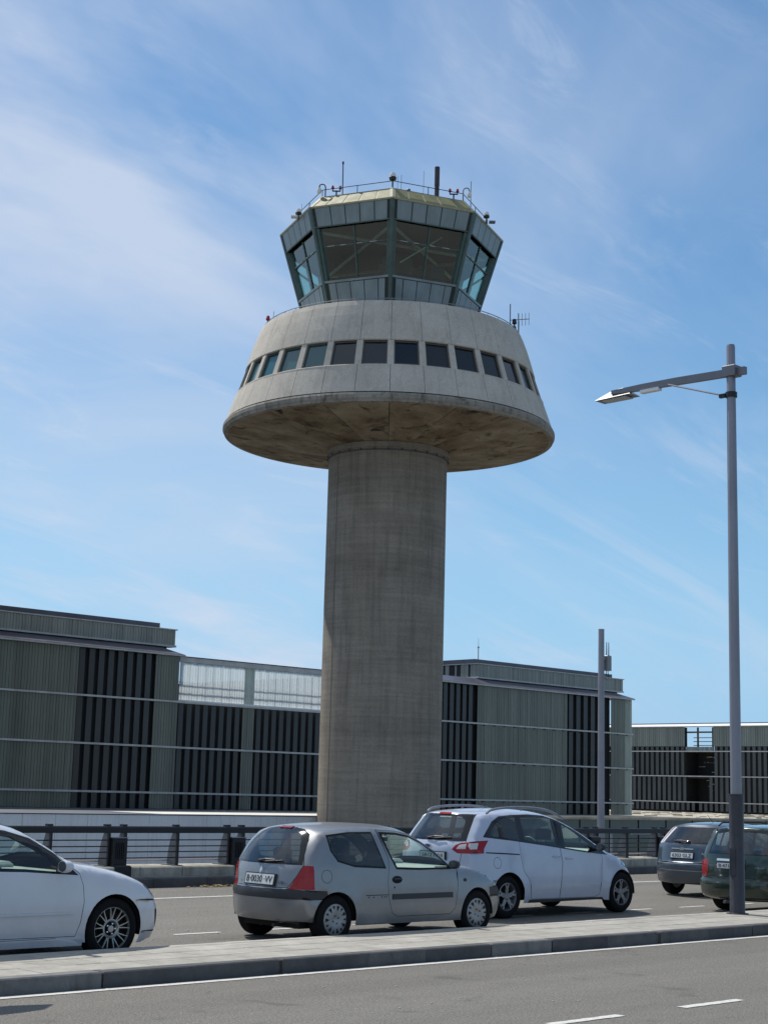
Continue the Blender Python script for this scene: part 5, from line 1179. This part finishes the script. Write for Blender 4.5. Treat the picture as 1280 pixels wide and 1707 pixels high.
mpv['shell'] = [('bumper', [(-1, .24), (1, .24), (1, .72), (-1, .72)], 'rear'),
  ('gap', [(w*1.012, z-(.008 if z < .8 else 0)) for w, z in tg], 'rear'), ('tailgate', tg, 'rear'), ('window_seal', [(-.94, 1.105), (.94, 1.105), (.93, 1.25), (.90, 1.485), (-.90, 1.485), (-.93, 1.25)], 'rear'), ('rear_window', rw, 'rear'),
  ('taillight', [(-1, .93), (-.79, .93), (-.66, .985), (-.74, 1.05), (-.84, 1.08), (-1, 1.09)], 'rear'), ('taillight', [(1, .93), (.79, .93), (.66, .985), (.74, 1.05), (.84, 1.08), (1, 1.09)], 'rear'),
  ('lamp_inner', [(-.96, .995), (-.76, .99), (-.82, 1.05), (-.96, 1.07)], 'rear'), ('lamp_inner', [(.96, .995), (.76, .99), (.82, 1.05), (.96, 1.07)], 'rear'),
  ('gap', [(-.93, 2.24), (.93, 2.24), (.86, 1.22), (-.86, 1.22)], 'top'), ('windscreen', [(-.88, 2.2), (.88, 2.2), (.80, 1.26), (-.80, 1.26)], 'top'),
  ('headlight', [(-1, .62), (-.55, .6), (-.62, .74), (-1, .84)], 'front'), ('headlight', [(1, .62), (.55, .6), (.62, .74), (1, .84)], 'front')]
c3 = Car('parked_car', 'tall white people carrier with roof rails behind the silver hatchback', (17.98, 16.36, 0), mpv)
c3.arches()
for x, sd in ((xr0, -1), (xr0, 1), (wb, -1), (wb, 1)): c3.wheel(x, sd, 'star')
c3.cabin([(1.35, -.38, .5, 0), (1.35, .38, .5, 0), (.50, -.4, .45, 0), (.50, .4, .45, 0), (-.35, -.0, 1.1, 1)], 1.95, wheelx=(1.72, .38), floor=.35)
c3.mirror(1.93, .965, BLK, 1.0)
c3.plate('5812 HNJ', -.36, .12, .835, .935)
c3.wiper(.10, 1.125, -.42, 1.14)
c3.rearbox('high_brake_light', -.20, .20, 1.475, 1.50, .012, L_RED)
def hl3(x, z, mt): c3.handle(x, z, mt, .16, False)
hl3(1.28, .845, P_WHITE2); hl3(.98, .875, P_WHITE2)
b = MB().prism(circ(0, 0, .03, 20, 2.3), .012, lambda u, v, w_: (-1.022-w_, .0+u, 1.02+v)); fixn(b.build('oval_badge', CHROME, c3.root)); b = MB().prism(circ(0, 0, .023, 20, 2.3), .004, lambda u, v, w_: (-1.034-w_, .0+u, 1.02+v)); fixn(b.build('oval_badge_face', simple('badge_blue', (.03, .06, .2), .3), c3.root))
for sd in (-1, 1):
    y = sd*.60; b = MB(); pts = [(-.42, y, 1.505), (-.32, y, 1.555), (-.05, y, 1.588), (.4, y, 1.602), (.85, y, 1.58), (1.15, y, 1.515), (1.34, y, 1.44)]; b.tube(crom(pts, 5), .019, 8); b.tube([(.35, y, 1.55), (.35, y, 1.61)], .015, 6); b.build('roof_rail', GALV, c3.root, True)
MB().tube([(.35, .1, 1.57), (.2, .1, 1.68)], .006, 5).build('aerial', BLK, c3.root)

# ------------------------------------------------ blue-grey hatchback
wb, hub, arch = 2.55, .30, .335
foc = dict(w=.83, wb=wb, hub=hub, arch=arch, wr=.298, rim=.20, belt=.90, roof=1.33, tumble=.17, xf=2.1, xr=.15, kf=.15, kr=.16, under=(-.55, 3.0), p=2.8,
  C=[(-.66, .235), (-.70, .28), (-.74, .42), (-.75, .60), (-.70, .66), (-.67, .80), (-.62, .97), (-.45, 1.12), (-.22, 1.30), (-.12, 1.335), (.4, 1.37), (.9, 1.36), (1.4, 1.31), (1.8, 1.14), (2.2, .97), (2.6, .88), (3.0, .72), (3.12, .55), (3.12, .35), (3.02, .2)],
  E=[(-.46, .245), (-.49, .28), (-.52, .42), (-.52, .60), (-.50, .66), (-.48, .80), (-.45, .95), (-.34, 1.08), (-.16, 1.24), (-.03, 1.285), (.4, 1.315), (.9, 1.305), (1.35, 1.25), (1.75, 1.08), (2.1, .92), (2.5, .82), (2.85, .68), (2.95, .52), (2.95, .35), (2.86, .2)],
  bottom=[(2.7, .18), (1.9, .19), (1.2, .19), (.4, .19), (-.15, .22)],
  mats=dict(body=P_BLUE, gap=GAP, door=P_BLUE, rear_door=P_BLUE, tailgate=P_BLUE, door_window=G_TINT, rear_side_window=G_TINT, quarter_window=G_TINT, rear_window=G_TINT, window_seal=SEAL, side_seal=SEAL, side_grille=GAP, windscreen=G_SIDE, taillight=L_CLR, lamp_inner=L_DRED, headlight=L_HEAD, bumper=P_BLUE, bumper_trim=ALU, reflector=L_RED))
gl = [(-.1, 1.20), (.3, 1.27), (.9, 1.265), (1.3, 1.215), (1.7, 1.04), (1.95, .93), (1.2, .92), (.3, .95), (.0, 1.0)]
foc['side'] = [('bumper', [(-1, .62), (-.2, .60), (-.15, .1), (-1, .1)]), ('side_seal', inset(gl, -.02)), ('quarter_window', [(-.08, 1.19), (.25, 1.25), (.25, .965), (.02, 1.02)]), ('rear_side_window', [(.3, 1.255), (.9, 1.25), (.93, .94), (.3, .96)]), ('door_window', [(1.0, 1.24), (1.3, 1.195), (1.65, 1.04), (1.85, .95), (1.0, .94)]),
  ('taillight', [(-.6, .95), (-.38, .96), (-.08, 1.25), (-.2, 1.27), (-.6, 1.0)]), ('gap', [(.95, 1.3), (.965, 1.3), (.965, .25), (.95, .25)]), ('gap', [(.28, .9), (.295, .9), (.42, .3), (.405, .3)]), ('gap', [(2.05, .95), (2.065, .95), (2.05, .25), (2.035, .25)]),
  ('hole', ARC(0, hub, arch)), ('hole', ARC(wb, hub, arch))]
rw = [(-.80, 1.0), (0, .985), (.80, 1.0), (.77, 1.10), (.70, 1.22), (.5, 1.255), (0, 1.26), (-.5, 1.255), (-.70, 1.22), (-.77, 1.10)]
foc['shell'] = [('bumper', [(-1, .24), (1, .24), (1, .60), (-1, .60)], 'rear'), ('bumper_trim', [(-1, .60), (1, .60), (1, .612), (-1, .612)], 'rear'), ('bumper_trim', [(-.9, .475), (.9, .475), (.9, .485), (-.9, .485)], 'rear'), ('reflector', [(.86, .40), (.97, .40), (.97, .36), (.86, .36)], 'rear'), ('reflector', [(-.86, .40), (-.97, .40), (-.97, .36), (-.86, .36)], 'rear'),
  ('gap', [(-.82, .62), (.82, .62), (.90, .98), (.86, 1.285), (-.86, 1.285), (-.90, .98)], 'rear'), ('tailgate', [(-.81, .628), (.81, .628), (.89, .98), (.85, 1.28), (-.85, 1.28), (-.89, .98)], 'rear'),
  ('window_seal', [(-.86, .97), (.86, .97), (.83, 1.12), (.78, 1.27), (-.78, 1.27), (-.83, 1.12)], 'rear'), ('rear_window', rw, 'rear'),
  ('taillight', [(-1, .965), (-.88, .975), (-.83, 1.12), (-.80, 1.26), (-1, 1.26)], 'rear'), ('taillight', [(1, .965), (.88, .975), (.83, 1.12), (.80, 1.26), (1, 1.26)], 'rear'), ('lamp_inner', [(-1, .965), (-.965, .975), (-.95, 1.12), (-.94, 1.26), (-1, 1.26)], 'rear'), ('lamp_inner', [(1, .965), (.965, .975), (.95, 1.12), (.94, 1.26), (1, 1.26)], 'rear'),
  ('gap', [(-.92, 2.1), (.92, 2.1), (.86, 1.38), (-.86, 1.38)], 'top'), ('windscreen', [(-.87, 2.06), (.87, 2.06), (.80, 1.42), (-.80, 1.42)], 'top')]
c4 = Car('parked_car', 'blue-grey hatchback with high pillar tail lights and a 6303 GLZ plate', (25.62, 17.45, 0), foc)
c4.arches()
for x, sd in ((0, -1), (0, 1), (wb, -1), (wb, 1)): c4.wheel(x, sd, 'star')
c4.cabin([(1.25, -.36, .5, 0), (1.25, .36, .5, 0), (.3, 0, 1.2, 1)], 1.85, wheelx=(1.62, .36), shelf=(-.35, .1))
c4.plate('6303 GLZ', -.20, .29, .705, .80)
c4.wiper(-.10, .99, .30, 1.005)
c4.rearbox('tailgate_handle', -.30, .42, .865, .88, .02, ALU)
b = MB().prism(circ(0, 0, .026, 20, 2.3), .02, lambda u, v, w_: (-.655-w_, .05+u, .873+v)); fixn(b.build('oval_badge', CHROME, c4.root))
text_mesh('model_lettering', 'Focus', .15, .035, ALU, c4.root, lambda x, y, z: Vector((-.672+y*.2-z, -.47-x, .80+y)))
c4.mirror(1.85, .92, P_BLUE, 1.0)
MB().tube([(.3, 0, 1.36), (.1, 0, 1.5)], .005, 5).build('aerial', BLK, c4.root)

# ------------------------------------------------ dark green estate
wb, hub, arch = 2.47, .285, .32
gre = dict(w=.80, wb=wb, hub=hub, arch=arch, wr=.282, rim=.185, belt=.90, roof=1.38, tumble=.12, xf=2.1, xr=0, kf=.12, kr=.10, under=(-.6, 3.0), p=3.2,
  C=[(-.62, .20), (-.76, .26), (-.80, .40), (-.79, .53), (-.72, .55), (-.71, .72), (-.69, .88), (-.60, 1.10), (-.50, 1.31), (-.42, 1.36), (.2, 1.40), (.9, 1.40), (1.4, 1.34), (1.8, 1.14), (2.15, .95), (2.6, .87), (2.95, .76), (3.05, .58), (3.08, .35), (3.0, .2)],
  E=[(-.50, .22), (-.62, .26), (-.66, .40), (-.65, .52), (-.60, .55), (-.60, .72), (-.58, .88), (-.50, 1.08), (-.41, 1.27), (-.32, 1.32), (.2, 1.355), (.9, 1.35), (1.36, 1.29), (1.75, 1.09), (2.08, .91), (2.5, .82), (2.82, .72), (2.92, .56), (2.94, .35), (2.86, .2)],
  bottom=[(2.7, .18), (1.9, .18), (1.2, .18), (.4, .18), (-.3, .2)],
  mats=dict(body=P_GREEN, gap=GAP, tailgate=P_GREEN, door_window=G_TINT, rear_side_window=G_TINT, quarter_window=G_TINT, rear_window=G_REAR, window_seal=SEAL, side_seal=SEAL, side_grille=GAP, windscreen=G_SIDE, taillight=L_RED, headlight=L_HEAD, bumper=P_GREEN, bumper_trim=P_GREEN, bumper_strip=P_GREEN))
gl = [(-.42, 1.24), (.3, 1.30), (.9, 1.295), (1.3, 1.25), (1.7, 1.05), (1.95, .93), (1.2, .92), (.3, .93), (-.48, .95)]
gre['side'] = [('bumper', [(-1, .45), (-.2, .45), (-.15, .1), (-1, .1)]), ('side_seal', inset(gl, -.015)), ('quarter_window', [(-.40, 1.22), (.20, 1.27), (.2, .95), (-.44, .97)]), ('rear_side_window', [(.26, 1.28), (.9, 1.275), (.93, .94), (.26, .95)]), ('door_window', [(1.0, 1.27), (1.3, 1.22), (1.65, 1.04), (1.85, .95), (1.0, .94)]),
  ('taillight', [(-1, .83), (-.50, .83), (-.50, .57), (-1, .57)]), ('gap', [(.95, 1.33), (.965, 1.33), (.965, .22), (.95, .22)]), ('gap', [(.22, .9), (.235, .9), (.38, .3), (.365, .3)]), ('gap', [(2.05, .95), (2.065, .95), (2.05, .25), (2.035, .25)]),
  ('hole', ARC(0, hub, arch)), ('hole', ARC(wb, hub, arch))]
rw = [(-.84, .945), (0, .94), (.84, .945), (.84, 1.08), (.80, 1.27), (0, 1.285), (-.80, 1.27), (-.84, 1.08)]
gre['shell'] = [('bumper', [(-1, .2), (1, .2), (1, .45), (-1, .45)], 'rear'), ('bumper_strip', [(-1, .45), (1, .45), (1, .54), (-1, .54)], 'rear'),
  ('gap', [(-.90, .56), (.90, .56), (.93, .9), (.90, 1.33), (-.90, 1.33), (-.93, .9)], 'rear'), ('tailgate', [(-.89, .568), (.89, .568), (.92, .9), (.89, 1.325), (-.89, 1.325), (-.92, .9)], 'rear'),
  ('window_seal', [(-.88, .925), (.88, .925), (.88, 1.1), (.86, 1.315), (-.86, 1.315), (-.88, 1.1)], 'rear'), ('rear_window', rw, 'rear'),
  ('taillight', [(-1, .57), (-.86, .57), (-.86, .83), (-1, .83)], 'rear'), ('taillight', [(1, .57), (.86, .57), (.86, .83), (1, .83)], 'rear'),
  ('gap', [(-.92, 2.08), (.92, 2.08), (.86, 1.4), (-.86, 1.4)], 'top'), ('windscreen', [(-.87, 2.04), (.87, 2.04), (.80, 1.43), (-.80, 1.43)], 'top')]
c5 = Car('parked_car', 'dark green estate car partly behind the lamp post at the right edge', (22.95, 14.55, 0), gre)
c5.arches()
for x, sd in ((0, -1), (0, 1), (wb, -1), (wb, 1)): c5.wheel(x, sd, 'cap')
c5.cabin([(1.25, -.36, .5, 0), (1.25, .36, .5, 0), (.3, 0, 1.2, 1)], 1.85, wheelx=(1.62, .36))
c5.plate('B·4710 ·XR', -.13, .37, .70, .785)
c5.rearbox('tailgate_handle', -.25, .53, .815, .85, .03, CHROME)
b = MB(); p0, p1, p2 = (Vector(c5.shell(c5.s_of(w, z, 'rear'), w*.8))+Vector((-.03, 0, .01)) for w, z in ((.10, .905), (.20, 1.0), (.27, 1.2))); b.tube([p0, p1, p2], .012, 6); b.lathe([(0, 0), (.03, 0), (.03, .03), (0, .03)], 10, tuple(p0-Vector((0, 0, .02)))); b.build('rear_wiper', BLK, c5.root)
text_mesh('model_lettering', 'GOLF', .14, .03, CHROME, c5.root, lambda x, y, z: Vector((-.722-z, .42-x, .735+y))); text_mesh('trim_lettering', 'VARIANT', .17, .025, CHROME, c5.root, lambda x, y, z: Vector((-.722-z, -.45-x, .735+y)))
for sd in (-1, 1):
    y = sd*.58; MB().tube([(-.32, y, 1.37), (-.22, y, 1.42), (.9, y, 1.435), (1.2, y, 1.40), (1.3, y, 1.35)], .014, 6).tube([(.4, y, 1.38), (.4, y, 1.43)], .014, 6).build('roof_rail', BLK, c5.root, True)
MB().tube([(-.22, .25, 1.38), (-.55, .25, 1.62)], .004, 5).lathe([(0, 0), (.02, 0), (.012, .03), (0, .03)], 8, (-.22, .25, 1.375)).build('aerial', BLK, c5.root)
MB().tube([(-.7, .15, .18), (-.84, .15, .18)], .024, 8).build('exhaust', GALV, c5.root)
